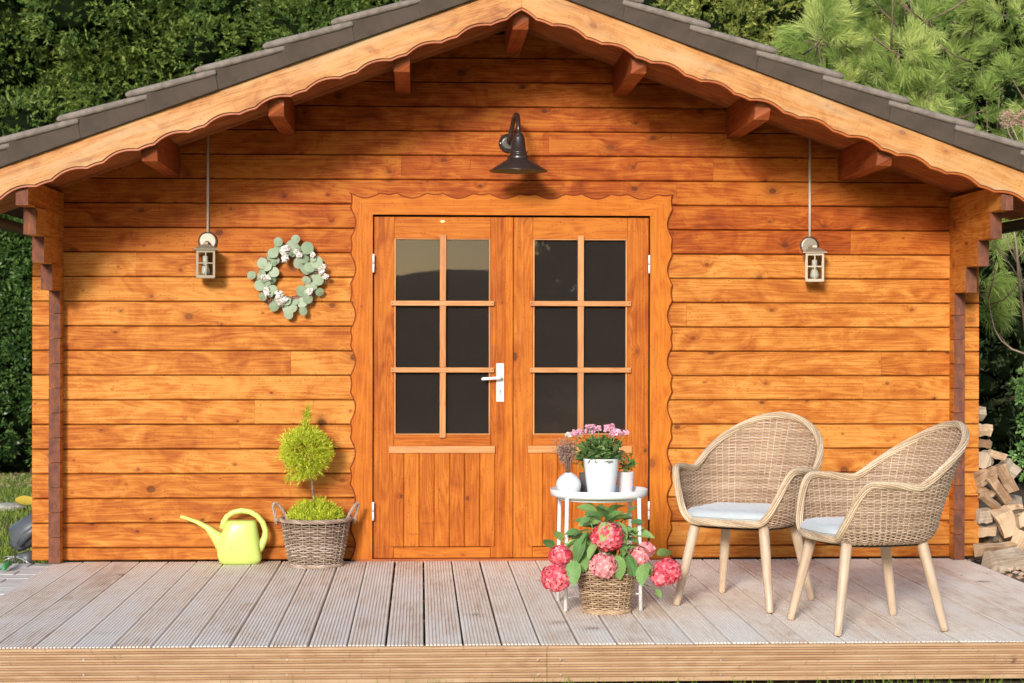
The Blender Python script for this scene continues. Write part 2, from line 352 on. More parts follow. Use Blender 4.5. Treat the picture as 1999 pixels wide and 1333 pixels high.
def mk_glass():
    t = NT('window_glass'); g = t.n('BsdfGlossy'); g.inputs['Roughness'].default_value = .012; g.inputs[0].default_value = (1, 1, 1, 1)
    tr = t.n('BsdfTransparent'); tr.inputs[0].default_value = (.80, .80, .78, 1)
    fr = t.n('Fresnel'); fr.inputs[0].default_value = 1.32; mx = t.n('MixShader'); t.l(fr.outputs[0], mx.inputs[0]); t.l(tr.outputs[0], mx.inputs[1]); t.l(g.outputs[0], mx.inputs[2])
    o, _ = t.obj(); vo = t.n('TexVoronoi', feature='F1'); t.l(o, vo.inputs['Vector']); vo.inputs['Scale'].default_value = 130.
    sc = t.n('SeparateColor'); t.l(vo.outputs['Color'], sc.inputs[0])
    sp = t.math('MULTIPLY', t.rng(vo.outputs['Distance'], .12, .25, 1., 0.), t.math('GREATER_THAN', sc.outputs[0], .82))
    hz = .026
    df = t.n('BsdfDiffuse'); df.inputs[0].default_value = (.52, .42, .37, 1); m2 = t.n('MixShader')
    t.l(t.math('ADD', t.math('MULTIPLY', sp, .07), hz, clamp=True), m2.inputs[0]); t.l(mx.outputs[0], m2.inputs[1]); t.l(df.outputs[0], m2.inputs[2]); t.l(m2.outputs[0], t.out.inputs[0]); return t.m
M['glass'] = mk_glass()
def mk_clear():
    t = NT('lantern_glass'); g = t.n('BsdfGlossy'); g.inputs['Roughness'].default_value = .05
    tr = t.n('BsdfTransparent'); tr.inputs[0].default_value = (.9, .9, .86, 1); fr = t.n('Fresnel'); mx = t.n('MixShader')
    t.l(fr.outputs[0], mx.inputs[0]); t.l(tr.outputs[0], mx.inputs[1]); t.l(g.outputs[0], mx.inputs[2]); t.l(mx.outputs[0], t.out.inputs[0]); return t.m
M['clear'] = mk_clear()
def mk_veined():
    t = NT('veined_hydrangea_leaf'); at_ = t.n('Attribute', attribute_name='var'); o, (x, y, z) = t.obj(); oi = t.n('ObjectInfo')
    ay = t.math('ABSOLUTE', y); s_ = t.math('FRACT', t.math('MULTIPLY', t.math('SUBTRACT', x, t.math('MULTIPLY', ay, .9)), 62.))
    v = t.math('MAXIMUM', t.rng(t.math('ABSOLUTE', t.math('SUBTRACT', s_, .5)), .0, .16, 1., 0.), t.rng(ay, .0006, .0022, 1., 0.))
    f = t.math('ADD', t.math('MULTIPLY', at_.outputs['Fac'], .45), t.math('ADD', t.math('MULTIPLY', oi.outputs['Random'], .4), t.math('MULTIPLY', t.noise(o, 30., 3.), .3)), clamp=True)
    cr = t.n('ValToRGB'); t.l(f, cr.inputs[0]); e = cr.color_ramp.elements; e[0].position = .2; e[0].color = (.04, .12, .04, 1); e[1].position = .95; e[1].color = (.42, .58, .19, 1); m_ = e.new(.5); m_.color = (.19, .36, .10, 1)
    c = t.mix(t.math('MULTIPLY', v, .35), cr.outputs[0], (.42, .56, .25))
    p = t.n('BsdfPrincipled'); t.l(c, p.inputs['Base Color']); p.inputs['Roughness'].default_value = .45; p.inputs['Specular IOR Level'].default_value = .3
    b = t.n('Bump'); t.l(v, b.inputs['Height']); b.invert = True; b.inputs['Strength'].default_value = .5; b.inputs['Distance'].default_value = .003; t.l(b.outputs[0], p.inputs['Normal'])
    tr = t.n('BsdfTranslucent'); t.l(c, tr.inputs[0]); mx = t.n('MixShader'); mx.inputs[0].default_value = .22
    t.l(p.outputs[0], mx.inputs[1]); t.l(tr.outputs[0], mx.inputs[2]); t.l(mx.outputs[0], t.out.inputs[0]); return t.m
M['vleaf'] = mk_veined()
def mk_ground():
    t = NT('garden_soil_and_litter'); o, _ = t.obj()
    a = t.noise(o, 9., 5., .65); b = t.noise(o, 60., 4., .7)
    c = t.mix(t.rng(a, .35, .65), (.10, .062, .035), (.20, .14, .085)); c = t.mix(t.rng(b, .5, .75), c, (.30, .20, .11)); xyz = t.obj()[1]; g_ = t.mix(t.rng(b, .3, .7), (.09, .16, .025), (.20, .28, .05)); c = t.mix(t.rng(t.math('ADD', xyz[1], a), -3.1, -2.9, 1., 0.), c, g_)
    t.principled(c, .95, b, 1., .02); return t.m
M['ground'] = mk_ground()

# ------------------------------------------------------------------ ground
def gz(x, y):
    k = min(1, max(0, (-.6-y)/1.8)); k = k*k*(3-2*k)
    return -.035-.135*k
xs = [-300, -60, -20, -8, -5, -4, -3.5, -3, -2.5, -2, -1.5, -1, 0, 1, 2, 2.6, 3, 3.4, 4, 5, 8, 20, 60, 300]
ys = [-300, -60, -20, -8, -4, -3.2, -2.8, -2.4, -2, -1.6, -1.2, -.9, -.6, -.3, 0, .5, 1, 2, 4, 8, 20, 60, 300]
mb = MB(); mb.add([(x, y, gz(x, y)-.006) for y in ys for x in xs], [(j*len(xs)+i, j*len(xs)+i+1, (j+1)*len(xs)+i+1, (j+1)*len(xs)+i) for j in range(len(ys)-1) for i in range(len(xs)-1)], 0, True)
tag(mb.build('ground', M['ground']), kind='structure')

# ------------------------------------------------------------------ cabin
CX = .497; SL = .365; SANG = math.atan(SL); RZ = 2.885      # centre, roof slope, soffit height at the ridge
YF = -.93                                                  # front face of the fascia
cabin = empty('log_cabin', (CX, 0, 0), label='orange stained log cabin with tiled roof and glazed double door', cat='cabin')
cabin.matrix_world  # children are given in cabin space, whose origin is at (CX,0,0)
def cab(name): # a part that only groups thin pieces
    pass
class Off:  # shift helper: world x -> cabin x
    pass
def lx(x): return x-CX
PITCH = .1325; ZB = .0728
def half(z): return min(2.573, (RZ+.02-z)/SL)
# dark backing wall and the room behind the glass
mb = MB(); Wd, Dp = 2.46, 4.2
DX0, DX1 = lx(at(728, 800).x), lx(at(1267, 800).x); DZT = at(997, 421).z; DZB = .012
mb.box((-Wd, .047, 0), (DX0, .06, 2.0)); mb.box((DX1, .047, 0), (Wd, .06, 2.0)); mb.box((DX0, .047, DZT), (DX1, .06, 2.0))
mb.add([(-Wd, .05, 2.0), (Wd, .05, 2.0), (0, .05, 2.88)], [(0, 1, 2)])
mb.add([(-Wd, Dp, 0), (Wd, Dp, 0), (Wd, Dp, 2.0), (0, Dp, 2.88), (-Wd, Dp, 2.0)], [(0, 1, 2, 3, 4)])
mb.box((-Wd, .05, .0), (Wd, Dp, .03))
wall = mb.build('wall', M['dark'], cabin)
def wall_board(x0, x1, k):
    z0 = ZB+PITCH*k; z1 = z0+PITCH
    if k == -1: z0 = .004
    g = .0014; ch = .0075; zs = [z0+g, z0+ch, z1-ch*.6, z1-g]
    yj = random.uniform(-.0008, .0008)
    def clip(x, z): h = half(z); return max(-h, min(h, x))
    if half(z0) < .1: return
    L0, L1 = clip(x0, z0), clip(x1, z0)
    if L1-L0 < .03: return
    cx, cz = (L0+L1)/2, (z0+z1)/2
    prof = [(.010, zs[0]), (yj, zs[1]), (yj, zs[2]), (.008, zs[3]), (.045, zs[3]), (.045, zs[0])]
    v = []
    for xe in (x0+.0004, x1-.0004):
        for y, z in prof: v.append((clip(xe, z)-cx, y, z-cz))
    f = [(0, 5, 4, 3, 2, 1), (6, 7, 8, 9, 10, 11)]+[(i, (i+1) % 6, (i+1) % 6+6, i+6) for i in range(6)]
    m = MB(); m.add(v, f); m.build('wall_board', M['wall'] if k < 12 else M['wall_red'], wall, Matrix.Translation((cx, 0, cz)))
JL = {3: [470], 4: [497], 6: [568, 395], 9: [], 12: [268], 1: [], 2: []}
kd = int((1.93-ZB)/PITCH)
XL, XR = -2.573, 2.573; TL, TR = DX0-.006, DX1+.006
seamL = {4: 467, 5: 497, 7: 568, 11: 265}; seamR = {6: 1685, 7: 1720, 9: 1340, 12: 1660, 4: 1500}
for k in range(-1, 21):
    z0 = ZB+PITCH*k
    if z0 > RZ-.02: break
    if z0+PITCH*.5 < DZT+.03:
        for a, b, sm in ((XL, TL, seamL.get(k)), (TR, XR, seamR.get(k))):
            if sm: s_ = lx(at(sm, 800).x); wall_board(a, s_, k); wall_board(s_, b, k)
            else: wall_board(a, b, k)
    else:
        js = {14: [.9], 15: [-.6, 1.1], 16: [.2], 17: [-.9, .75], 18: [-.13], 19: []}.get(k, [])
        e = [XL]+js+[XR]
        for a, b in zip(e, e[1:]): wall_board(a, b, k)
# side wall logs, their ends crossing in front of the wall
for sg in (-1, 1):
    for k in range(-1, 15):
        z0 = ZB+PITCH*(k+.5); z1 = z0+PITCH
        if k == -1: z0 = .0; z1 = ZB+PITCH*.5
        yf = {11: -.51, 12: -.72, 13: -.90}.get(k, -.30 if k == 10 else -.087)
        if k == 14: continue
        if k == 13: z1 = RZ-2.47*SL-.005
        xi, xo = 2.408, 2.468; g = .0014
        x0, x1 = (xi, xo) if sg > 0 else (-xo, -xi)
        m = MB(); cz = (z0+z1)/2; cx = (x0+x1)/2; L = 4.2-yf
        # local x runs along the log (world y)
        hx, hz = (x1-x0)/2, (z1-z0)/2-g
        jit = random.uniform(-.003, .003)
        sk = .014 if k >= 10 else 0.
        vs = [(0, -hx, -hz-sk), (L, -hx, -hz), (L, hx, -hz), (0, hx, -hz-sk), (0, -hx, hz), (L, -hx, hz), (L, hx, hz), (0, hx, hz)]
        m.add(vs, [(0, 3, 2, 1), (4, 5, 6, 7), (0, 1, 5, 4), (1, 2, 6, 5), (2, 3, 7, 6)]); m.add(vs, [(3, 0, 4, 7)], 1)
        o = m.build('cross_log', [M['wall'], M['endgrain']], wall, Matrix.Translation((cx, yf+jit, cz)) @ Matrix.Rotation(math.pi/2, 4, 'Z'))
        add_bevel(o, .003)
# roof
roof = MB(); e2 = 2.80; Yb = 4.5; th = .02
for sg in (-1, 1):
    p = [(0, YF+.035, RZ+th+.005), (sg*e2, YF+.035, RZ+th+.005-e2*SL), (sg*e2, Yb, RZ+th+.005-e2*SL), (0, Yb, RZ+th+.005)]
    q = [(a, b, c+.03) for a, b, c in p]
    roof.add(p+q, [(0, 1, 2, 3), (7, 6, 5, 4), (0, 4, 5, 1), (1, 5, 6, 2), (2, 6, 7, 3)])
roof_o = roof.build('roof', M['tile'], cabin)
# soffit boards run from ridge to eaves
y = YF+.036; Ls = e2/math.cos(SANG)
while y < .12:
    for sg in (-1, 1):
        w = .094
        m = MB(); m.box((-Ls/2, -w/2+.001, 0), (Ls/2, w/2-.001, .018))
        o = m.build('soffit_board', M['soffit'], roof_o, Matrix.Translation((sg*e2/2, y+w/2, RZ+.003-e2/2*SL)) @ Matrix.Rotation(sg*SANG, 4, 'Y')); add_bevel(o, .003)
    y += .096
# purlins
for d in (0, .59, 1.21, 1.83):
    for sg in ((1,) if d == 0 else (-1, 1)):
        zt = RZ-d*SL; zb = zt-.145
        w = .04
        vs = []
        L = 1.0
        a = zt+(-SL*w if d == 0 else sg*SL*w*1) ; b = zt-(SL*w if d == 0 else sg*SL*w)
        for xx, cham in ((0, .035), (L, 0)):
            vs += [(xx+cham, -w, zb-zt), (xx+cham, w, zb-zt), (xx, -w, zb-zt+.045), (xx, w, zb-zt+.045), (xx, -w, b-zt if 0 else (b-zt)), (xx, w, a-zt)]
        # local x -> world +y, local y -> world -x
        f = [(0, 2, 4, 5, 3, 1), (6, 7, 9, 11, 10, 8), (0, 1, 7, 6), (0, 6, 8, 2), (2, 8, 10, 4), (1, 3, 9, 7), (3, 5, 11, 9), (4, 10, 11, 5)]
        m = MB(); m.add(vs, f)
        o = m.build('purlin', M['beam'], roof_o, Matrix.Translation((sg*d, YF+.07, zt)) @ Matrix.Rotation(math.pi/2, 4, 'Z')); add_bevel(o, .003)
# scalloped fascia
PER = .262
def scal(s):
    u = (s/PER) % 1.
    if u < .68: q = math.sin(math.pi*u/.68); return q**.9
    q = math.sin(math.pi*(u-.68)/.32); return .16*q
SC_SHAPE = scal
F_TOP = 2.952; F_LOW = 2.798
Hf = (F_TOP-F_LOW)*math.cos(SANG)
for sg in (-1, 1):
    Lf = 2.87/math.cos(SANG); N = 330
    t0 = math.tan(SANG)
    def outline(ins):
        pts = []
        for i in range(N+1):
            s = Lf*i/N; w = -Hf+.022*scal(s+.05)+ins
            if i == 0: s0 = s
            pts.append((s, w))
        return pts
    # local x = down the slope, local z = up, perpendicular to it; mitre at the ridge is vertical
    def mk(ins, y0, y1, nm, mat, par):
        low = outline(ins)
        low = [(p[0]-p[1]*0, p[1]) for p in low]
        mit = lambda w: -w*math.tan(SANG)        # keeps the centre joint vertical
        pts = [(max(s, mit(w)), w) for s, w in low if s >= mit(w)-1e-6]
        w0 = pts[0][1]; pts[0] = (mit(w0)+.0006, w0)
        pts += [(Lf, 0.), (.0006, 0.)]
        if sg > 0: ang = -SANG
        else: ang = math.pi+SANG; pts = [(a, -b) for a, b in pts][::-1]
        return poly_board(nm, pts, y0, y1, (0, F_TOP), ang, mat, par)
    fb = mk(0, YF+.006, YF+.032, 'fascia_board', M['edge'], roof_o)
    ff = mk(.0120, YF-.004, YF+.0055, 'fascia_face', M['fascia'], None)
    ff.parent = fb; ff.matrix_basis = Matrix.Identity(4)
# verge tiles: a flange hanging over the fascia and a rolled top
DT = .3315
for sg in (-1, 1):
    for k in range(9):
        d0 = .155+DT*(k-1); d1 = d0+DT
        if k == 0: d0 = .0
        lf = DT/math.cos(SANG) if k else .155/math.cos(SANG)
        m = MB(); ff_ = -.026-.005*(k % 2); lf -= .004
        # local: x down the slope, z up normal, y world
        lean = .03
        v = [(0+lean*.0, 0, -.006), (lf+lean*.55, 0, -.006), (lf, 0, .090), (-lean*.4, 0, .074)]
        yb = .03
        vs = [(a, 0, c) for a, _, c in v]+[(a, yb, c) for a, _, c in v]
        m.add(vs, [(0, 1, 2, 3), (7, 6, 5, 4), (0, 4, 5, 1), (1, 5, 6, 2), (2, 6, 7, 3), (3, 7, 4, 0)])
        # top surface body going back over the roof
        m.add([(-.03, .031, .079), (lf+.005, .031, .088), (lf+.005, .30, .088), (-.03, .30, .079), (-.03, .031, .05), (lf+.005, .031, .05), (lf+.005, .30, .05), (-.03, .30, .05)],
              [(0, 1, 2, 3), (7, 6, 5, 4), (0, 4, 5, 1), (1, 5, 6, 2), (2, 6, 7, 3)], 1)
        pts = []; rr = []
        for t_, r_ in ((-.02, .013), (.1, .0165), (.6, .018), (.96, .018), (1.03, .0165), (1.07, .011), (1.085, .004)):
            pts.append((t_*(lf+.06)-.01, .000, .079+.036*max(0, t_))); rr.append(r_)
        m.tube(pts, rr, 10, 1, flat=1.)
        for dy in (.11, .21):
            m.tube([(a, b+dy, c) for a, b, c in pts], [q*1.5 for q in rr], 8, 1)
        m.v = [(sg*a, b, c) for a, b, c in m.v] if sg < 0 else m.v
        if sg < 0: m.f = [f[::-1] for f in m.f]
        fl = m.build('verge_tile', [M['tile'], M['tile_top']], roof_o, Matrix.Translation((sg*d0, YF+ff_+random.uniform(-.002, .002), F_TOP+.006-d0*SL)) @ Matrix.Rotation(sg*SANG, 4, 'Y'))
        add_bevel(fl, .003)
    # field tiles further back, one course behind the other
    m = MB()
    for k in range(9):
        d0 = .155+DT*(k-1)
        a = (sg*d0, F_TOP+.055-d0*SL); b = (sg*(d0+DT+.04), F_TOP+.085-(d0+DT+.04)*SL)
        m.add([(a[0], YF+.28, a[1]), (b[0], YF+.28, b[1]), (b[0], Yb, b[1]), (a[0], Yb, a[1]), (b[0], YF+.28, b[1]-.03), (b[0], Yb, b[1]-.03)], [(0, 1, 2, 3), (1, 4, 5, 2)])
    m.build('tile_course', M['tile_top'], roof_o)
    # gutter under the eaves
    g = MB(); ang = [math.pi*(i/8) for i in range(9)]; gx, gzz, R_ = sg*(e2+.05), RZ-e2*SL+.0, .055
    vs = [(gx+R_*math.cos(a), yy, gzz-R_*math.sin(a)) for yy in (YF+.05, Yb) for a in ang]
    g.add(vs, [(i, i+1, i+10, i+9) for i in range(8)], 0, True); g.add([vs[i] for i in range(9)], [tuple(range(9))])
    g.build('gutter', M['gutter'], roof_o)
# ------------------------------------------------------------------ door
def P(px, py, Y=0.): p = at(px, py, Y); return lx(p.x), p.z
# scalloped architrave, three mitred boards
ox0, ox1 = lx(at(683, 700).x), lx(at(1313, 700).x); ozt = at(997, 377).z
ix0, ix1 = DX0-.002, DX1+.002; izt = DZT+.002
def sedge(L, ins=0., N=140, ph=.0, d=.027):
    """outer wave: peaks at the cusps, scooped between"""
    n = max(2, round(L/PER)); per = L/n
    out = []
    for i in range(N+1):
        s = L*i/N; u = (s/per+ph) % 1.
        w = -(math.sin(math.pi*u/.66)**1.1)*d if u < .66 else -.25*d*math.sin(math.pi*(u-.66)/.34)
        out.append((s, w-ins))
    return out
for nm, ins, y0, y1, mt in (('door_trim', 0., -.013, .0, M['edge2']), ('trim_face', .0085, -.0235, -.0133, M['trim'])):
    # top
    L = ox1-ox0; tw = ozt-izt
    e = sedge(L, ins); pts = [(ox0+s, ozt+w) for s, w in e]
    pts = [(ix0, izt), (ix1, izt)]+pts[::-1]
    pts[2] = (ox1-ins, ozt-ins); pts[-1] = (ox0+ins, ozt-ins)
    c = ((ox0+ox1)/2, (ozt+izt)/2)
    o1 = poly_board(nm, [(a-c[0], b-c[1]) for a, b in pts], y0, y1, c, 0, mt, cabin if nm == 'door_trim' else None)
    # sides
    sides = []
    for sg, xo, xi in ((-1, ox0, ix0), (1, ox1, ix1)):
        L = ozt-.004; e = sedge(L, ins)
        pts = [(xo+sg*w, .004+s) for s, w in e]; pts[-1] = (xo-sg*ins, ozt-ins)
        pts = pts+[(xi, izt), (xi, .004)]
        c2 = ((xo+xi)/2, L/2)
        loc = [(b-c2[1], -(a-c2[0])) for a, b in pts]
        if sg < 0: loc = loc
        loc = loc if sg > 0 else loc
        # make the outline run anticlockwise
        ar = sum(loc[i-1][0]*loc[i][1]-loc[i][0]*loc[i-1][1] for i in range(len(loc)))
        if ar < 0: loc = loc[::-1]
        sides.append(poly_board(nm, loc, y0, y1, c2, math.pi/2, mt, cabin if nm == 'door_trim' else None))
    if nm == 'door_trim': base = [o1]+sides
    else:
        for b_, s_ in zip(base, [o1]+sides): s_.parent = b_; s_.matrix_basis = Matrix.Identity(4)
# leaves
def leaf(xa, xb, gx0, gx1, mids, outer_left, px_panel):
    """xa..xb leaf; gx0..gx1 glass opening (pixels at the wall plane)"""
    d = MB(); YD = .004
    x0, x1 = P(xa, 700)[0], P(xb, 700)[0]; zt = P(990, 424)[1]
    d.box((x0, YD+.03, DZB), (x1, YD+.036, P(900, 850)[1])); door = d.build('door', M['door'], cabin)
    z_g1, z_g0 = P(900, 467)[1], P(900, 847)[1]
    l1 = P(gx0, 600)[0]; r0 = P(gx1, 600)[0]
    B = lambda nm, a, b, c, e, yf=YD, th_=.035, mt=M['door'], v=False: board(nm, a, b, c, e, yf, th_, mt, door, v)
    # bars
    B('stile', x0, l1-.004, DZB, zt, v=True); B('stile', r0+.004, x1, DZB, zt, v=True)
    B('rail', l1-.003, r0+.003, z_g1+.005, zt)
    zl0, zl1 = P(900, 884)[1], P(900, 870)[1]
    B('rail', l1-.003, r0+.003, zl1-.01, z_g0-.005)
    B('rail', l1-.003, r0+.003, DZB, P(900, 1068)[1])
    # glazing beads
    bd = .006
    B('glazing_bead', l1-.003, l1+bd, z_g0, z_g1, YD-.003, .012, M['muntin'], True); B('glazing_bead', r0-bd, r0+.003, z_g0, z_g1, YD-.003, .012, M['muntin'], True)
    B('glazing_bead', l1-.003, r0+.003, z_g1-bd+.004, z_g1+.0045, YD-.004, .012, M['muntin']); B('glazing_bead', l1-.003, r0+.003, z_g0-.0045, z_g0+bd-.004, YD-.004, .012, M['muntin'])
    # panes
    xm = (P(mids, 600)[0]); zs = [z_g0, P(900, 722)[1], P(900, 592)[1], z_g1]
    for i in range(3):
        for a, b in ((l1, xm), (xm, r0)):
            m = MB(); m.box((-(b-a)/2, -.002, -(zs[i+1]-zs[i])/2), ((b-a)/2, .002, (zs[i+1]-zs[i])/2))
            o = m.build('pane', M['glass'], door, Matrix.Translation(((a+b)/2, YD+.018, (zs[i]+zs[i+1])/2)) @ Matrix.Rotation(random.uniform(-.004, .004), 4, 'Z'))
    # muntins, standing proud, as applied grille bars
    mw = .0165
    zz = [z_g0-.02]+[zs[1], zs[2]]+[z_g1+.022]
    for a, b in zip(zz, zz[1:]):
        B('muntin', xm-mw, xm+mw, a+(.0135 if a != zz[0] else 0), b-(.0135 if b != zz[-1] else 0), -.014, .017, M['muntin'], True)
    for z in (zs[1], zs[2]):
        B('muntin', l1-.02, r0+.022, z-.0135, z+.0135, -.018, .021, M['muntin'])
        for xx in (l1-.011, r0+.013):
            m = MB(); m.tube([(xx, -.0195, z), (xx, -.017, z)], .0028, 8); m.build('screw', M['screw'], door)
    # ledge board and tongued panel
    lx0, lx1 = l1-.03, r0+.028
    B('ledge', lx0, lx1, zl0, zl1, -.016, .02, M['muntin'])
    zp0, zp1 = P(900, 1066)[1], zl0-.0015
    n = 7; w = (lx1-lx0)/n
    for i in range(n):
        m = MB(); a = lx0+i*w+.0006; b = lx0+(i+1)*w-.0006; c = .004; hl = (zp1-zp0)/2; hw = (b-a)/2
        sec = [(-hw, .004), (-hw+c, 0), (hw-c, 0), (hw, .004), (hw, .012), (-hw, .012)]
        vs = [(-hl, q, -p) for p, q in sec]+[(hl, q, -p) for p, q in sec]
        m.add(vs, [(0, 1, 2, 3, 4, 5), (11, 10, 9, 8, 7, 6)]+[(i_, i_+6, (i_+1) % 6+6, (i_+1) % 6) for i_ in range(6)])
        m.build('panel_board', M['door'], door, Matrix.Translation(((a+b)/2, -.009, (zp0+zp1)/2)) @ Matrix.Rotation(-math.pi/2, 4, 'Y'))
    # hinges
    for py in (514, 997):
        hx = x0 if outer_left else x1; z = P(728, py)[1]
        m = MB(); m.tube([(hx, -.026, z-.05), (hx, -.026, z-.002)], .006, 10); m.tube([(hx, -.026, z+.001), (hx, -.026, z+.05)], .006, 10)
        m.build('hinge', M['handle'], door)
    return door, YD
dl, YD = leaf(729, 989.5, 770.5, 956.5, 864.5, True, 757)
dr, _ = leaf(1002.5, 1266, 1041.5, 1223.5, 1133.5, False, 1030)
# meeting strip on the left leaf
xs0, xs1 = P(986, 700)[0], P(1001.5, 700)[0]
board('meeting_strip', xs0, xs1, DZB, P(990, 424)[1], -.008, .011, M['trim'], dl, True, .004)
# handle
hx0, z0 = P(969, 784); hx1, z1 = P(984, 709)
m = MB(); m.box((hx0, YD-.005, z0), (hx1, YD+.001, z1)); o = m.build('handle_plate', M['handle'], dl); add_bevel(o, .002, 2)
m = MB(); hc = (hx0+hx1)/2; zh = P(976, 737)[1]
m.tube([(hc, YD-.004, zh), (hc, YD-.02, zh), (hc, YD-.042, zh), (hc-.004, YD-.05, zh), (hc-.02, YD-.052, zh-.001), (hc-.06, YD-.052, zh-.004), (hc-.095, YD-.05, zh-.006), (hc-.103, YD-.05, zh-.007)], [.011, .010, .009, .009, .0085, .008, .0085, .005], 12)
m.build('door_handle', M['handle'], dl)
m = MB(); zk = P(976, 765)[1]
m.tube([(hc, YD-.007, zk+.006), (hc, YD-.004, zk+.006)], .0065, 12); m.box((hc-.003, YD-.0066, zk-.013), (hc+.003, YD-.004, zk+.004))
m.build('keyhole', M['pewter'], dl)
for sx, sz in ((-.014, z1-.008), (.014, z1-.008), (0, z0+.007)):
    m = MB(); m.tube([(hc+sx*.8, YD-.0062, sz), (hc+sx*.8, YD-.004, sz)], .0022, 8); m.build('screw', M['screw'], dl)
bx, bz = P(864, 432); m = MB(); m.tube([(0, -.004, 0), (0, .0, 0)], .013, 20); o = m.build('badge', M['brass'], dl, Matrix.Translation((bx, YD, bz)) @ Matrix.Diagonal((1, 1, .5, 1)))
# doorstep strip
m = MB(); m.box((ox0+.03, -.03, -.012), (ox1-.03, .05, .010)); o = m.build('sill', M['edge'], cabin)

# ------------------------------------------------------------------ deck
deck = empty('wooden_deck', (.5, -1.4, 0), label='weathered grooved timber deck in front of the cabin', cat='deck')
YB, YFd = -.004, -2.75; bw = .1425; n = 10
def deck_profile(w, n):
    pr = []; pit = w/n
    for i in range(n):
        a = -w/2+i*pit
        pr += [(a+pit*.10, -.0062), (a+pit*.20, 0), (a+pit*.76, 0), (a+pit*.86, -.0062)]
    pr[0] = (-w/2, -.002); pr[-1] = (w/2, -.002)
    return pr+[(w/2, -.026), (-w/2, -.026)]
def deck_mesh(w, n):
    pr = deck_profile(w, n); L = YB-YFd; k = len(pr); m = MB()
    vs = [(-L/2, p, q) for p, q in pr]+[(L/2, p, q) for p, q in pr]
    m.add(vs, [tuple(range(k))[::-1], tuple(range(k, 2*k))]+[(i, (i+1) % k, (i+1) % k+k, i+k) for i in range(k)]); me = m.mesh('deck_board'); me.materials.append(M['deck']); return me
dme = deck_mesh(bw, n); x = .0195-.152*13
while x < 2.95:
    me, w = (dme, .152)
    if x+.152 > 3.0: me = deck_mesh(2.985-x-.01, 6); w = 2.985-x
    o = link('deck_board', me, None, deck, Matrix.Translation((x+w/2-.5+random.uniform(-.0012, .0012), (YB+YFd)/2+1.4+random.uniform(-.004, .004), random.uniform(-.0015, .0005))) @ Matrix.Rotation(math.pi/2+random.uniform(-.0006, .0006), 4, 'Z'))
    x += .152
# grooved boards across the front, with a joint
jx = at(1067, 1290, YFd).x
def fboard(x0, x1):
    L = x1-x0; pr = []; z = 0.; pr.append((.0, -.004))
    for i in range(6):
        a = -.020-.0205*i
        pr += [(0, a+.0058), (.018, a+.0046), (.018, a-.0042), (0, a-.0062)]
    pr += [(0, -.1445), (.026, -.1445), (.026, -.004)]
    k = len(pr); m = MB(); vs = [(-L/2, p, q+.07) for p, q in pr]+[(L/2, p, q+.07) for p, q in pr]
    m.add(vs, [tuple(range(k)), tuple(range(k, 2*k))[::-1]]+[(i, i+k, (i+1) % k+k, (i+1) % k) for i in range(k)])
    o = m.build('front_board', M['front'], deck, Matrix.Translation(((x0+x1)/2-.5, YFd-.0275+1.4, -.07)))
    for xx in (x0+.03, x1-.03) if L > .5 else ():
        pass
    return o
fboards = [fboard(-1.96, jx-.001), fboard(jx+.001, 2.985)]
for px in (163, 560, 1050, 1094, 1407, 1717, 1955):
    for py in (1288, 1317):
        p = at(px, py, YFd-.028); m = MB(); m.tube([(p.x-.5, YFd-.0295+1.4, p.z), (p.x-.5, YFd-.026+1.4, p.z)], .0035, 8); m.build('screw', M['zinc'], fboards[0 if px < 1067 else 1], Matrix.Translation((0, 0, 0)))
        so = bpy.context.scene.objects[-1] if False else None
for fb_ in fboards:
    for ch in [o for o in COL.objects if o.parent is fb_]: ch.matrix_basis = fb_.matrix_basis.inverted()
for jy in (-.15, -.75, -1.35, -1.95, -2.60):
    m = MB(); m.box((-2.4, jy-.03+1.4, -.13), (2.45, jy+.03+1.4, -.0275)); m.build('joist', M['front'], deck)
for xx in (-2.44, 2.47):
    m = MB(); m.box((xx-.02, YFd+1.4, -.14), (xx, -.02+1.4, -.028)); m.build('joist', M['front'], deck)

# ------------------------------------------------------------------ paving and lawn at the left
patio = empty('paving', (-2.9, -1, 0), kind='structure')
j = 0; y = -2.9
while y < .05:
    x = -1.975-(0 if j % 2 else .12)
    first = True
    while x > -3.9:
        w = .12 if (first and j % 2 == 0) else .24
        xx0 = x-w if not (first and j % 2 == 0) else -1.975-.12
        x0_, x1_ = (x-w+.003, x-.003) if not first or j % 2 else (-1.975-.117, -1.978)
        if first and j % 2 == 0: x = -1.975-.12; x0_, x1_ = x+.003, -1.978
        else: x0_, x1_ = x-.24+.003, x-.003; x -= .24
        first = False
        m = MB(); zc = gz(x0_, y+.08)+.012+random.uniform(-.002, .002)
        m.box(((x0_-x1_)/2, -.077, -.04), ((x1_-x0_)/2, .077, 0)); o = m.build('paving_slab', M['paver'], patio, Matrix.Translation(((x0_+x1_)/2+2.9, y+.08+1, zc))); add_bevel(o, .004)
        o.rotation_euler = (math.atan((gz(x0_, y+.15)-gz(x0_, y+.01))/.14)+random.uniform(-.006, .006), 0, 0)
    y += .16; j += 1
# lawn
n = 26000; X = rng.uniform(-4.8, -1.9, n); Y = rng.uniform(.12, 6.6, n)
Pb = np.stack([X, Y, np.full(n, -.045)], 1); D = rng.normal(size=(n, 3))*.45; D[:, 2] = 1
o = link('lawn', quads_mesh('lawn', diamonds(Pb, D, rng.uniform(.03, .075, n), .006)), M['grass']); tag(o, 'short bright lawn beside the left corner of the cabin', 'lawn', kind='stuff')
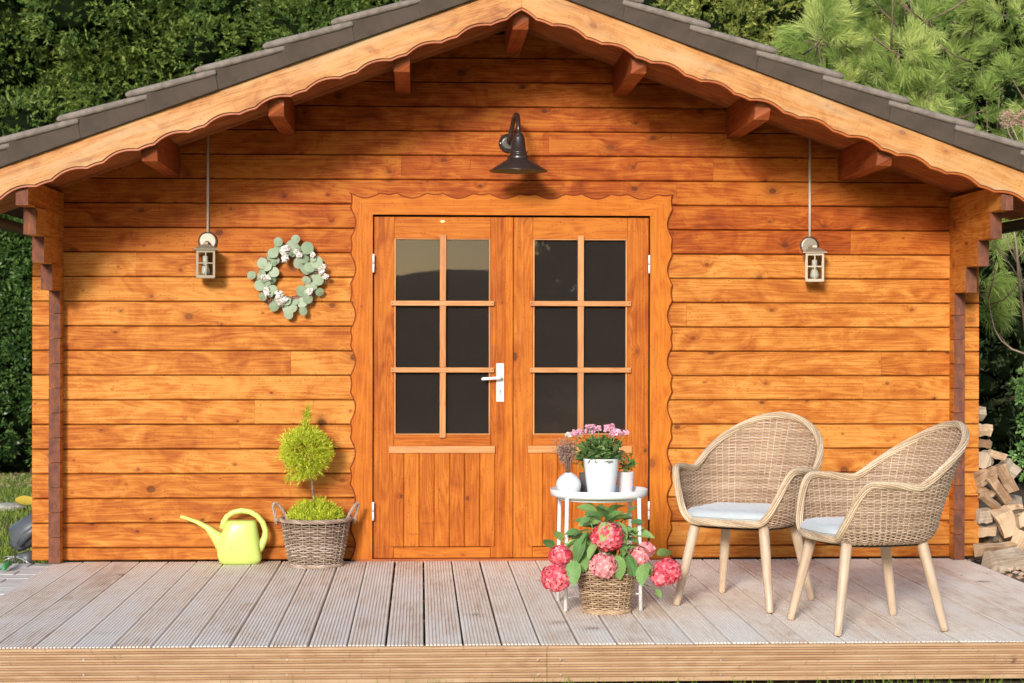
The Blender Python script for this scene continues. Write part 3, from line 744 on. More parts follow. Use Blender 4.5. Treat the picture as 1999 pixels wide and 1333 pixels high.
# grass along the deck front
n = 2600; cl = rng.uniform(-1.9, 2.9, 60); X = cl[rng.integers(0, 60, n)]+rng.normal(size=n)*.07; Y = rng.uniform(-3.15, -2.83, n)
Pb = np.stack([X, Y, np.full(n, -.175)], 1); D = rng.normal(size=(n, 3))*.6; D[:, 2] = 1
o = link('grass_tufts', quads_mesh('grass_tufts', diamonds(Pb, D, rng.uniform(.02, .085, n), .0035)), M['grass']); tag(o, 'sparse grass growing along the front foot of the deck', 'grass', kind='stuff')
# leaf litter right and left
n = 2600; X = np.concatenate([rng.uniform(3.0, 4.4, 1400), rng.uniform(-4.4, -2.6, 1200)]); Y = np.concatenate([rng.uniform(-1.2, 3., 1400), rng.uniform(5.2, 6.9, 1200)])
Pb = np.stack([X, Y, np.array([gz(a, b) for a, b in zip(X, Y)])+.006], 1); D = rng.normal(size=(n, 3)); D[:, 2] = np.abs(D[:, 2])*.35
o = link('leaf_litter', quads_mesh('leaf_litter', diamonds(Pb, D, rng.uniform(.02, .05, n), .022)), M['dryflower']); tag(o, 'dry brown leaf litter on the soil', 'leaf litter', kind='stuff')

# ------------------------------------------------------------------ woven work
def weave(mb, S, us, rows, amp, hw, ht, wrap=True, mi=0, sub=2, lim=None):
    """S(u, s) -> (point, outward normal, up tangent); us = number of stakes; rows = arc positions"""
    N = us*sub
    for ri, s in enumerate(rows):
        run = []; var = random.random()
        def flush(run, closed=False):
            if len(run) < 2: return
            vs = []; fs = []
            for p, nn, tt in run:
                vs += [p+tt*hw, p+nn*ht, p-tt*hw, p-nn*ht]
            K = len(run)
            for i in range(K if closed else K-1):
                j_ = (i+1) % K
                for k in range(4): fs.append((i*4+k, j_*4+k, j_*4+(k+1) % 4, i*4+(k+1) % 4))
            mb.add(vs, fs, mi, True, var)
        full = True
        for i in range(N+(0 if wrap else 1)):
            u = (i/N+(.5 if lim else 0.)) % 1.
            if lim is not None and s > lim(u)-.002:
                flush(run); run = []; full = False; continue
            p, nn, tt = S(u, s)
            off = amp*math.cos(math.pi*i/sub+math.pi*(ri % 2))
            run.append((p+nn*off, nn, tt))
        flush(run, full and wrap)
def stakes(mb, S, us, s0, s1, hw, ht, wrap=True, mi=0, seg=14, phase=0.):
    for i in range(us+(0 if wrap else 1)):
        u = (i+phase)/us; e = s1(u) if callable(s1) else s1; vs = []; fs = []
        if e-s0 < .01: continue
        for k in range(seg+1):
            p, nn, tt = S(u, s0+(e-s0)*k/seg); sd_ = nn.cross(tt).normalized()
            vs += [p+sd_*hw, p+nn*ht, p-sd_*hw, p-nn*ht]
        for k in range(seg):
            for q in range(4): fs.append((k*4+q, k*4+(q+1) % 4, (k+1)*4+(q+1) % 4, (k+1)*4+q))
        mb.add(vs, fs, mi, True, random.uniform(.0, .5))
def bundle(mb, path, R, n, r, twist, closed=True, mi=0, nside=6, flat=1.):
    """n rods laid round a path, slowly twisting"""
    K = len(path); T = []
    for i in range(K):
        t = (path[(i+1) % K]-path[i-1]) if closed else (path[min(i+1, K-1)]-path[max(i-1, 0)])
        T.append(t.normalized())
    u = T[0].orthogonal().normalized(); U = []
    for t in T:
        u = (u-t*u.dot(t)).normalized(); U.append(u)
    if closed:  # spread the closing twist
        u2 = (u-T[0]*u.dot(T[0])).normalized(); an = math.atan2(u2.cross(U[0]).dot(T[0]), u2.dot(U[0]))
        U = [Matrix.Rotation(an*i/K, 3, T[i]) @ U[i] for i in range(K)]
    for j_ in range(n):
        pts = []
        for i in range(K):
            a = 2*math.pi*j_/n+2*math.pi*round(twist)*i/K if closed else 2*math.pi*j_/n+2*math.pi*twist*i/K
            pts.append(path[i]+U[i]*math.cos(a)*R*flat+T[i].cross(U[i])*math.sin(a)*R)
        mb.tube(pts, r, nside, mi, True, closed, var=random.uniform(.25, .75))

# ------------------------------------------------------------------ rattan chairs
PAN = .362; RC = .07
def rim_h(u):
    a = abs(((u+.5) % 1.)-.5)*360.      # u=0 is the back, .5 the front
    arm = .262-.012*min(1, a/110) if a > 0 else .262
    back = .215*max(0., math.cos(math.pi/2*min(1, a/74)))**1.25 if a < 74 else 0.
    sag = -.018*math.exp(-((a-76)/16)**2)
    k = min(1, max(0, (a-112)/32)); k = k*k*(3-2*k)
    return (arm+back+sag)*(1-k)+.020*k
def shell(u, s):
    def pt(u, s):
        ph = 2*math.pi*u; cx_, cy_ = math.sin(ph), math.cos(ph); nn = 2.7
        r0 = 1/((abs(cx_)/.274)**nn+(abs(cy_)/(.264))**nn)**(1/nn)
        q = math.pi/2*RC
        if s < q:
            a = s/RC; r = r0-RC+RC*math.sin(a); h = RC-RC*math.cos(a)
        else:
            r = r0; h = RC+(s-q)
        back = max(0., cy_)
        fl = .13+.10*back**2
        r += max(0., h-RC*.6)*fl
        y_ = cy_*r+max(0, h-.1)*.14*max(0, min(1, (cy_+.3)/1.1))
        return Vector((cx_*r, y_, PAN+h))
    p = pt(u, s); tu = pt(u+.002, s)-pt(u-.002, s); ts = pt(u, s+.003)-pt(u, max(0, s-.003))
    n_ = ts.cross(tu)
    n_.normalize(); ts.normalize()
    if n_.x*p.x+n_.y*p.y < 0: n_ = -n_
    return p, n_, ts
def s_of_h(h):
    q = math.pi/2*RC
    return RC*math.acos(max(-1, min(1, 1-h/RC))) if h < RC else q+(h-RC)
lim = lambda u: s_of_h(rim_h(u))
def make_chair(label, loc, rz, proto=None):
    if proto is None:
        root = empty('wicker_chair', loc, rz, label, 'armchair', 'wicker armchairs with pale wooden legs')
        ST = 70; mb = MB()
        stakes(mb, shell, ST, .0, lim, .0036, .0012, mi=1, seg=16, phase=.5)
        rows = [.004+.0070*i for i in range(76)]
        weave(mb, shell, ST, rows, .0032, .0037, .0016, lim=lim, sub=2)
        mb.build('woven_shell', [M['rattan'], M['rattan_light']], root)
        # thin mat below the seat
        mb = MB(); N = 48
        vs = [(0, 0, PAN+.002)]+[tuple(shell(i/N, .004)[0]) for i in range(N)]
        mb.add(vs, [(0, i+1, (i+1) % N+1) for i in range(N)]); mb.add([(v[0], v[1], v[2]-.012) for v in vs], [(0, (i+1) % N+1, i+1) for i in range(N)])
        mb.build('seat_base', M['rattan'], root)
        # thick rim
        K = 220; path = []
        for i in range(K):
            u = i/K; p, nn, tt = shell(u, lim(u)); path.append(p)
        for _ in range(2): path = [(path[i-1]+path[i]*2+path[(i+1) % K])/4 for i in range(K)]
        mb = MB(); bundle(mb, path, .0120, 8, .0048, 4, True, 0, 6)
        mb.build('braided_rim', M['rattan_light'], root)
        for sx in (-1, 1):
            for fy, foot, top in ((-1, (.228, -.243), (.165, -.17)), (1, (.226, .243), (.165, .165))):
                mb = MB(); L = Vector((sx*foot[0], foot[1], 0))-Vector((sx*top[0], top[1], PAN+.01)); ln = L.length
                q = L.to_track_quat('X', 'Z').to_matrix().to_4x4()
                mb.tube([(0, 0, 0), (.04, 0, 0), (ln*.5, 0, 0), (ln-.015, 0, 0), (ln-.004, 0, 0), (ln, 0, 0)], [.0235, .0235, .0215, .0165, .0155, .012], 14)
                mb.build('leg', M['leg'], root, Matrix.Translation((sx*top[0], top[1], PAN+.01)) @ q)
        return root
    r = proto.copy(); COL.objects.link(r); r.location = loc; r.rotation_euler = (0, 0, rz); r['label'] = label
    for c in [o for o in COL.objects if o.parent is proto]:
        d = c.copy(); COL.objects.link(d); d.parent = r
    return r
CH1 = ((1.479, -1.664, .002), math.radians(-34)); CH2 = ((1.872, -2.345, .002), math.radians(-77))
c1 = make_chair('rattan armchair with pale legs nearer the table, facing the camera', *CH1)
c2 = make_chair('rattan armchair turned sideways, nearer the right corner of the deck', *CH2, proto=c1)
def cushion(label, loc, rz):
    mb = MB(); nr, na = 9, 48; vs = [(0, 0, .036)]; fs = []
    def rr(a):
        c_, s_ = math.cos(a), math.sin(a); return 1/((abs(c_)/.232)**3.4+(abs(s_)/.225)**3.4)**(1/3.4)
    prof = [(.3, .036), (.6, .035), (.8, .033), (.92, .027), (.98, .017), (1., .003), (.985, -.010), (.92, -.018), (.7, -.021), (.2, -.022)]
    for k, h in prof:
        for i in range(na):
            a = 2*math.pi*i/na; w = 1+.006*math.sin(a*7+k*5)
            vs.append((rr(a)*k*w*math.cos(a), rr(a)*k*w*math.sin(a), h+.0016*math.sin(a*5+k*9)))
    fs = [(0, 1+i, 1+(i+1) % na) for i in range(na)]
    for r_ in range(len(prof)-1):
        for i in range(na): fs.append((1+r_*na+i, 1+(r_+1)*na+i, 1+(r_+1)*na+(i+1) % na, 1+r_*na+(i+1) % na))
    fs.append(tuple(1+(len(prof)-1)*na+i for i in range(na))[::-1])
    mb.add(vs, fs, 0, True)
    pip = [Vector((rr(2*math.pi*i/60)*1.0*math.cos(2*math.pi*i/60), rr(2*math.pi*i/60)*1.0*math.sin(2*math.pi*i/60), 0)) for i in range(60)]
    root = empty('seat_cushion', loc, rz, label, 'cushion', 'seat cushions of the wicker chairs')
    mb.build('pad', M['cushion'], root)
    m = MB(); m.tube(pip, .0028, 6, closed=True); m.build('piping', M['cushion'], root)
R1 = Matrix.Rotation(CH1[1], 3, 'Z'); R2 = Matrix.Rotation(CH2[1], 3, 'Z')
cushion('pale grey cushion on the chair facing the camera', Vector(CH1[0])+R1 @ Vector((0, -.022, PAN+.044)), CH1[1])
cushion('pale grey cushion on the chair turned sideways', Vector(CH2[0])+R2 @ Vector((0, -.022, PAN+.044)), CH2[1])

# ------------------------------------------------------------------ baskets
def basket(name, label, loc, rz, rb, rt, H, mat, handles, ns=24, pitch=.0105, hw=.0044, amp=.0062):
    root = empty(name, loc, rz, label, 'basket', 'woven willow baskets')
    def S(u, s):
        a = 2*math.pi*u; k = s/H; r = rb+(rt-rb)*k**.9
        n_ = Vector((math.cos(a), math.sin(a), -(rt-rb)/H)).normalized(); t_ = Vector((math.cos(a)*(rt-rb)/H, math.sin(a)*(rt-rb)/H, 1)).normalized()
        return Vector((math.cos(a)*r, math.sin(a)*r, s)), n_, t_
    mb = MB(); stakes(mb, S, ns, .0, H, .004, .0035, seg=6)
    rows = [.006+pitch*i+random.uniform(-.0008, .0008) for i in range(int((H-.012)/pitch))]
    weave(mb, S, ns, rows, amp, hw, hw*.85, sub=3)
    mb.build('woven_side', mat, root)
    for zz, R_, nm in ((.006, rb+.003, 'base_rim'), (H, rt+.003, 'top_rim')):
        path = [Vector((R_*math.cos(2*math.pi*i/90), R_*math.sin(2*math.pi*i/90), zz)) for i in range(90)]
        mb = MB(); bundle(mb, path, .0075 if zz > .1 else .006, 4, .0052, 9 if zz > .1 else 7); mb.build(nm, mat, root)
    mb = MB(); mb.lathe([(0, .01), (rb, .01)], 24); mb.lathe([(rb, .01), (rt-.012, H-.01)], 24); mb.build('liner', M['soil'], root)
    for a0, lean in handles:
        path = []
        for i in range(25):
            t_ = math.pi*i/24; w = .034*math.cos(t_); h = -.03+.08*math.sin(t_)**.7+.03*math.sin(t_)
            c_ = Vector((math.cos(a0), math.sin(a0), 0)); sd_ = (Vector((-math.sin(a0), math.cos(a0), 0))*.75+c_*.65).normalized()
            path.append(c_*(rt+.006+lean*max(0, h))+sd_*w+Vector((0, 0, H+h)))
        mb = MB(); bundle(mb, path, .005, 3, .0045, 3.5, False); mb.build('handle', mat, root)
        mb = MB()
        for q in range(3): mb.tube([path[-1-q]+Vector((0, 0, 0)), path[-1-q]+Vector((.004*q, -.006, -.03)), path[-1-q]+Vector((.002, -.004, -.06))], .0025, 5)
        for e_ in (1, 23):
            cc = path[e_]; mb.tube([cc+Vector((.013*math.cos(k), .013*math.sin(k), .006*math.sin(k*.5))) for k in [j_*.7 for j_ in range(20)]], .003, 5)
        mb.build('binding', mat, root)
    return root
HB = Vector((.822, -1.90, 0))
TB = Vector((at(616, 1050, -.2).x, -.205, 0))
basket('wicker_basket', 'grey willow basket holding the clipped golden conifer by the door', TB, 0, .133, .180, .245, M['willow'], ((math.radians(168), .45), (math.radians(8), .45)), 26, .0098)
basket('wicker_basket', 'tan willow basket holding red hydrangeas under the white table', HB, 0, .097, .134, .215, M['willow2'], ((math.radians(205), .35),), 22, .0100, .0048, .0058)

# topiary conifer
topi = empty('topiary_conifer', TB+Vector((0, 0, .2)), 0, 'golden conifer clipped to a pointed ball on a bare stem', 'topiary')
m = MB(); cx_, cz_ = 0, 0
bc = at(598, 879, -.2)-TB; dz = -.2
m.tube([(0, 0, 0), (-.004, 0, .08), (-.012, 0, .16), (-.03, 0, bc.z+dz-.05), (bc.x, 0, bc.z+dz+.05)], [.008, .007, .0065, .006, .004], 8)
m.build('trunk', M['bark'], topi)
def frond_set(n, cfun, L0=.022):
    Ps = []; Ds = []
    for _ in range(n):
        p, d = cfun(); d = d.normalized(); side = d.orthogonal().normalized(); side.rotate(Matrix.Rotation(random.uniform(0, 6.28), 3, d))
        for k in range(9):
            t_ = k/8.; q = p+d*(t_*.03)+Vector((0, 0, -.004*t_*t_))
            sgn = 1 if k % 2 else -1
            Ps.append(q); Ds.append(d*1.0+side*sgn*(.9-.5*t_)+Vector((random.gauss(0, .15), random.gauss(0, .15), random.gauss(0, .15))))
    return np.array([tuple(p) for p in Ps]), np.array([tuple(d) for d in Ds])
def ballf():
    while True:
        v = Vector((random.gauss(0, 1), random.gauss(0, 1), random.gauss(0, 1))).normalized()
        r = random.uniform(.55, 1.)**.5
        lump = 1+.07*math.sin(v.x*9+1)*math.sin(v.z*8)+.07*math.sin(v.y*9+v.x*5)
        R = .095*lump*(1+.12*max(0, random.gauss(0, 1)))
        p = Vector((bc.x, 0, bc.z+dz))+Vector((v.x*R*1.12, v.y*R*1.1, v.z*R*1.06))*r
        return p, v*.8+Vector((random.gauss(0, .35), random.gauss(0, .35), random.gauss(.25, .35)))
P1, D1 = frond_set(1700, ballf)
def tipf():
    t_ = random.random(); r = .026*(1-t_)**1.1*random.uniform(.3, 1); a = random.uniform(0, 6.28)
    return Vector((bc.x+.004+r*math.cos(a), r*math.sin(a), bc.z+dz+.085+t_*.13)), Vector((math.cos(a)*.5, math.sin(a)*.5, 1))
P2, D2 = frond_set(60, tipf)
def droopf():
    a = random.uniform(0, 6.28); r = random.uniform(.02, .08); return Vector((bc.x-.03+r*math.cos(a)*.8, r*math.sin(a), bc.z+dz-.105-random.uniform(0, .04)*(1 if math.cos(a) < .2 else .3))), Vector((math.cos(a)*.6-.2, math.sin(a)*.5, -.7))
P3, D3 = frond_set(80, droopf)
Pq = np.concatenate([P1, P2, P3]); Dq = np.concatenate([D1, D2, D3])
link('crown', quads_mesh('crown', diamonds(Pq, Dq, rng.uniform(.012, .026, len(Pq)), .0034)), M['golden'], topi)
def basef():
    a = random.uniform(0, 6.28); r = .13*random.random()**.6; return Vector((r*math.cos(a)*1.0, r*math.sin(a)*.9, (.035+.105*(1-(r/.15)**2)*(.7+.3*math.sin(a*5)))*random.random()**.6)), Vector((math.cos(a)*.6*r/.12, math.sin(a)*.6*r/.12, 1))
P4, D4 = frond_set(1300, basef)
Pw = P4.copy()
link('lower_foliage', quads_mesh('lower_foliage', diamonds(P4, D4, rng.uniform(.014, .028, len(P4)), .0042)), M['golden'], topi)

# ------------------------------------------------------------------ watering can
wy = -.115; can = empty('watering_can', (at(470, 1090, wy).x, wy, 0), 0, 'pale yellow green plastic watering can against the cabin wall', 'watering can')
def W(px, py): p = at(px, py, wy); return (p.x-can.location.x, p.z)
def loft(mb, rings, closed_end=True):
    n_ = len(rings[0]); vs = [v for r in rings for v in r]; fs = []
    for i in range(len(rings)-1):
        for k in range(n_): fs.append((i*n_+k, i*n_+(k+1) % n_, (i+1)*n_+(k+1) % n_, (i+1)*n_+k))
    fs.append(tuple(range(n_))[::-1]); fs.append(tuple((len(rings)-1)*n_+k for k in range(n_))); mb.add(vs, fs, 0, True)
rings = []
# (py, left px, right px, depth)
for py, a, b, d in ((1094, 431, 505, .05), (1092, 427, 511, .060), (1085, 425, 511, .066), (1065, 423, 508, .068), (1045, 430, 505, .066), (1030, 437, 503, .062), (1021, 441, 501, .058), (1017, 444, 499, .052), (1015.5, 449, 494, .042)):
    (x0, z), (x1, _) = W(a, py), W(b, py); cx_ = (x0+x1)/2; hx = (x1-x0)/2; rg = []
    if py == 1094: z = .001
    for k in range(40):
        t_ = 2*math.pi*k/40; c_, s_ = math.cos(t_), math.sin(t_); e_ = 3.2
        rg.append((cx_+hx*math.copysign(abs(c_)**(2/e_), c_), d*math.copysign(abs(s_)**(2/e_), s_), z))
    rings.append(rg)
m = MB(); loft(m, rings); o = m.build('body', M['can'], can)
m = MB()
sp = [W(454, 1066), W(437, 1062), W(420, 1045), W(405, 1030), (W(385, 1019)), W(365, 1012), W(352, 1008)]
pts = [(x_, 0, z_) for x_, z_ in sp]
m.tube(pts, [.070, .056, .030, .016, .0115, .009, .0085], 14); o = m.build('spout', M['can'], can)
m = MB(); hp = [(434, 1032), (437, 1018), (443, 1008), (455, 1000), (471, 996.5), (488, 999), (502, 1007), (513, 1020), (518.5, 1036), (517, 1050), (510, 1064), (501, 1077), (492, 1087), (486, 1090)]
m.tube([(*W(a, b)[:1], 0, W(a, b)[1]) for a, b in hp], [.015, .013, .012, .012, .012, .012, .012, .013, .013, .0155, .019, .021, .018, .01], 12, flat=1.2); m.build('handle', M['can'], can)

# ------------------------------------------------------------------ white tray table
TC = Vector((.806, -1.715, 0)); ZT = .505
tbl = empty('side_table', TC, 0, 'round white metal tray table with four thin legs', 'side table')
m = MB(); R_ = .214
m.lathe([(0, ZT-.004), (R_-.012, ZT-.004), (R_-.004, ZT), (R_+.003, ZT+.022), (R_+.006, ZT+.022), (R_+.003, ZT-.004), (R_-.01, ZT-.014), (0, ZT-.014)], 64); m.build('tray', M['white'], tbl)
fl = [Vector((.643, -1.887, 0)), Vector((.977, -1.877, 0)), Vector((.633, -1.57, 0)), Vector((.973, -1.533, 0))]
for f_ in fl:
    p = f_-TC; m = MB(); top = Vector((p.x*.96, p.y*.96, ZT-.008)); m.tube([p, top], .0088, 12); m.build('leg', M['white'], tbl)
path = [Vector((.172*math.cos(2*math.pi*i/60), .172*math.sin(2*math.pi*i/60), ZT-.022)) for i in range(60)]
m = MB(); m.tube(path, .006, 8, closed=True); m.build('support_ring', M['white'], tbl)
for a, b in ((0, 3), (1, 2)):
    p, q = fl[a]-TC, fl[b]-TC; m = MB(); z = .06 if a == 0 else .072
    m.tube([(p.x, p.y, z), (q.x, q.y, z)], .0045, 8); m.build('brace', M['white'], tbl)

def pot(name, label, cat, loc, prof, mat, rim_in, soil_z, soil_r):
    root = empty(name, loc, 0, label, cat); m = MB(); m.lathe(prof, 48); m.build('body', mat, root)
    if soil_r: m = MB(); m.lathe([(0, soil_z), (soil_r, soil_z)], 24); m.build('soil', M['soil'], root)
    return root
zt = ZT-.004
def tp(px, Y): return Vector((at(px, 950, Y).x, Y, zt))
P_w = tp(1173.5, -1.775)
pot('flower_pot', 'large white tapered pot of pink roses on the tray table', 'flower pot', P_w, [(0, 0), (.057, 0), (.060, .004), (.070, .08), (.079, .158), (.081, .166), (.078, .166), (.072, .15), (.06, .12), (0, .12)], M['ceramic'], .07, .15, .075)
P_v = tp(1110, -1.735)
vs_root = empty('vase', P_v, 0, 'round white vase with ribs holding dried heather on the tray', 'vase')
m = MB(); m.lathe([(0, 0), (.036, 0), (.047, .010), (.0555, .033), (.057, .048), (.052, .066), (.040, .081), (.026, .092), (.018, .097), (.016, .100), (.013, .098), (.015, .09), (.0, .085)], 48); m.build('body', M['vase'], vs_root)
P_p = tp(1221, -1.66)
pot('flower_pot', 'small pale pink pot at the right on the tray table', 'flower pot', P_p, [(0, 0), (.029, 0), (.031, .003), (.0405, .094), (.0415, .097), (.0385, .097), (.03, .06), (0, .06)], M['pinkpot'], .04, .085, .036)
P_d = tp(1146, -1.60)
pot('flower_pot', 'small dark grey pot half hidden behind the white pot', 'flower pot', P_d, [(0, 0), (.030, 0), (.037, .085), (.0385, .088), (.036, .088), (.03, .06), (0, .06)], M['darkpot'], .03, .078, .034)

# ------------------------------------------------------------------ plants on the table
def leaf_mesh(L, Wd_, fold=.25, curl=.3, seg=6, tooth=0.):
    m = MB(); vs = []; fs = []
    for i in range(seg+1):
        t_ = i/seg; w = Wd_/2*math.sin(math.pi*min(1, t_*.93+.06))**.75*(1-.25*t_)
        if i == seg: w = .0008
        z = -curl*L*t_*t_
        for q in (-1, -.5, 0, .5, 1):
            vs.append((t_*L, q*w, z+abs(q)*w*fold+(.002*math.sin(t_*19+q*3) if abs(q) == .5 else 0)))
    for i in range(seg):
        for q in range(4): a = i*5+q; fs.append((a, a+5, a+6, a+1))
    m.add(vs, fs, 0, True); return m
def orient(p, d, roll=0., s=1.):
    d = Vector(d).normalized(); q = d.to_track_quat('X', 'Z').to_matrix().to_4x4()
    return Matrix.Translation(p) @ q @ Matrix.Rotation(roll, 4, 'X') @ Matrix.Scale(s, 4)
def small_leaves(n, fun, L, Wd_):
    Ps, Ds, Ns = [], [], []
    for _ in range(n):
        p, d = fun(); Ps.append(tuple(p)); Ds.append(tuple(d)); Ns.append((random.gauss(0, .5), random.gauss(0, .5), 1))
    Ps, Ds, Ns = map(np.array, (Ps, Ds, Ns)); D = unit(Ds); S = unit(np.cross(D, Ns)); Nn = np.cross(S, D)
    Ls = rng.uniform(.7, 1.15, n)[:, None]*L; Ws = Ls*Wd_/L
    # six-sided leaves, folded along the rib
    q1 = np.stack([Ps, Ps+D*Ls*.3+S*Ws*.45+Nn*Ws*.15, Ps+D*Ls*.7+S*Ws*.38+Nn*Ws*.12, Ps+D*Ls], 1)
    q2 = np.stack([Ps, Ps+D*Ls, Ps+D*Ls*.7-S*Ws*.38+Nn*Ws*.12, Ps+D*Ls*.3-S*Ws*.45+Nn*Ws*.15], 1)
    v = rng.random(n); return np.concatenate([q1, q2]), np.concatenate([v, v])
rs = empty('rose_plant', P_w+Vector((0, 0, .15)), 0, 'bushy potted plant with small pink roses on the tray table', 'rose')
def rf():
    while True:
        x_, y_, z_ = random.gauss(0, .055), random.gauss(0, .045), random.uniform(0, .10)
        if (x_/.10)**2+(y_/.08)**2+((z_-.03)/.085)**2 < 1: return Vector((x_-.008, y_, z_)), Vector((x_*8+random.gauss(0, .5), y_*8+random.gauss(0, .5)-.2, random.gauss(.2, .5)))
V, v = small_leaves(520, rf, .034, .024); link('foliage', quads_mesh('foliage', V, v), M['roseleaf'], rs)
m = MB()
fpos = [(1111, 850, .014, 2), (1123, 847, .017, 0), (1131, 845, .015, 0), (1149, 834, .013, 0), (1157, 832, .009, 0), (1152, 843, .019, 0), (1168, 837, .012, 1), (1191, 838, .022, 0), (1203, 846, .022, 0), (1221, 846, .015, 0), (1196, 849, .015, 0)]
for px, py, R_, kd_ in fpos:
    p = at(px, py, -1.80+random.uniform(-.03, .05))-rs.location
    m.tube([(p.x*.2, p.y*.2, 0), (p.x*.7, p.y*.7, p.z*.6), p], .0016, 5)
    n_ = 60; u_ = unit(rng.normal(size=(n_, 3))); u_[:, 2] = np.abs(u_[:, 2])*.8-.1; Pp = np.array(p)+u_*R_*rng.uniform(.35, .95, (n_, 1)); 
    T_ = np.cross(u_, rng.normal(size=(n_, 3)))
    link('flower', quads_mesh('flower', diamonds(Pp, T_+u_*.6, R_*.9, R_*.8, .5, u_+.3*rng.normal(size=(n_, 3)))), M['cream'] if kd_ == 2 else M['rose'], rs)
m.build('stem', M['stem'], rs)
# dried heather
hr = empty('dried_heather', P_v+Vector((0, 0, .095)), 0, 'bunch of dried purple brown heather in the round vase', 'dried flowers')
m = MB(); Ps = []; Ds = []
for i in range(34):
    a = random.uniform(0, 6.28); sp_ = random.uniform(.1, .42); H_ = random.uniform(.09, .165)
    d = Vector((math.cos(a)*sp_-.12, math.sin(a)*sp_*.8, 1)); tip = d*H_
    m.tube([(0, 0, -.03), tip*.5+Vector((0, 0, .004)), tip], [.0011, .0009, .0005], 4)
    for k in range(48):
        t_ = random.uniform(.42, 1.04); Ps.append(tuple(tip*t_+Vector((random.gauss(0, .007), random.gauss(0, .007), random.gauss(0, .004))))); Ds.append((random.gauss(0, 1), random.gauss(0, 1), random.gauss(.5, 1)))
m.build('stem', M['twig'], hr)
link('flower_spikes', quads_mesh('flower_spikes', diamonds(np.array(Ps), np.array(Ds), .009, .006)), M['heather'], hr)
# seedlings in the two small pots
def sprig(label, base, tips, mat, nm='seedling', lw=.02):
    root = empty(nm, base, 0, label, 'plant'); m = MB(); Ps = []; Ds = []
    for tx, ty, tz in tips:
        tip = Vector((tx, ty, tz)); m.tube([(0, 0, -.01), tip*.5+Vector((-tx*.2, 0, .01)), tip], [.002, .0016, .001], 5)
        for k in range(9):
            t_ = .4+.6*k/8; Ps.append(tip*t_+Vector((-tx*.1*(1-t_), 0, 0))); Ds.append(Vector((random.gauss(0, 1), random.gauss(0, 1), random.gauss(.2, .4))))
    it = iter(list(zip(Ps, Ds))); V, v = small_leaves(len(Ps), lambda: next(it), .03, lw)
    m.build('stem', M['stem'], root); link('foliage', quads_mesh('foliage', V, v), mat, root)
sprig('yellow green stems rising from the dark pot behind', P_d+Vector((0, 0, .08)), [(-.03, 0, .07), (-.015, .02, .09), (-.04, -.01, .05), (.0, .02, .1), (-.01, -.01, .06)], M['golden'], lw=.012)
sprig('thin trailing yellow green shoots in the pale pink pot', P_p+Vector((0, 0, .085)), [(.035, -.02, .075), (.02, 0, .09), (.045, 0, .06), (-.03, .01, .05), (-.025, 0, .08), (.0, .03, .1), (.03, -.01, .05)], M['hleaf'], lw=.018)

# ------------------------------------------------------------------ hydrangea
hy = empty('hydrangea', HB+Vector((0, 0, .19)), 0, 'hydrangea with large coral red flower heads in the tan basket', 'hydrangea')
HO = hy.location.copy()
st = MB()
heads = [(1186, 1048, .067, -2.0, 0), (1178, 1104, .054, -2.06, 1), (1094, 1084, .046, -2.0, 0), (1086, 1128, .060, -2.06, 0), (1246, 1087, .043, -2.0, 2), (1262, 1073, .034, -1.94, 1), (1302, 1116, .058, -2.02, 0), (1290, 1128, .036, -2.07, 0)]
def head_mesh(R_, c, sq=(1, .9, .88)):
    n_ = int(300*(R_/.06)**2); i = np.arange(n_)+.5; ph = np.arccos(1-2*i/n_); th_ = math.pi*(1+5**.5)*i
    U_ = np.stack([np.cos(th_)*np.sin(ph), np.sin(th_)*np.sin(ph), np.cos(ph)], 1)
    Q = []; vv = []
    for u_ in U_:
        nn = unit(u_+rng.normal(size=3)*.28); r_ = R_*(1+.05*math.sin(u_[0]*6+c)*math.cos(u_[2]*5))*rng.uniform(.9, 1.06)
        a = unit(np.cross(nn, rng.normal(size=3))); b = np.cross(nn, a); cc = u_*r_*np.array(sq); f_ = .0092*rng.uniform(.85, 1.15); var = rng.random()
        for k in range(4):
            d1 = a*math.cos(k*math.pi/2)+b*math.sin(k*math.pi/2); d2 = a*math.cos(k*math.pi/2+.8)+b*math.sin(k*math.pi/2+.8); d3 = a*math.cos(k*math.pi/2-.8)+b*math.sin(k*math.pi/2-.8)
            Q.append([cc, cc+d3*f_*.72+nn*.002, cc+d1*f_*1.05+nn*.001, cc+d2*f_*.72+nn*.002]); vv.append(var)
    return quads_mesh('flower_head', np.array(Q), np.array(vv))
for i, (px, py, R_, Y_, kd_) in enumerate(heads):
    p = at(px, py, Y_)-HO
    o = link('flower_head', head_mesh(R_*1.06, i), [M['coral'], M['coralpale'], M['coralpale']][kd_], hy, Matrix.Translation(p))
    m2 = MB(); m2.lathe([(.001, -R_*.68), (R_*.55, -R_*.5), (R_*.76, 0), (R_*.55, R_*.5), (.001, R_*.7)], 12); m2.build('flower_core', M['coral'], o)
    if kd_ == 0: o['label'] = 'deep coral red flower head'
    st.tube([(p.x*.15, .0, -.03), (p.x*.5, p.y*.4, max(.06, p.z+.02)), p-Vector((0, 0, R_*.4))], .0032, 6)
hl = [leaf_mesh(.105, .078, .22, .28), leaf_mesh(.088, .066, .3, .15), leaf_mesh(.115, .082, .18, .4)]
hlm = []
for k, q in enumerate(hl):
    for var in (.15, .5, .85):
        q.var = [var]*len(q.v); me = q.mesh('leaf'); me.materials.append(M['vleaf']); hlm.append(me)
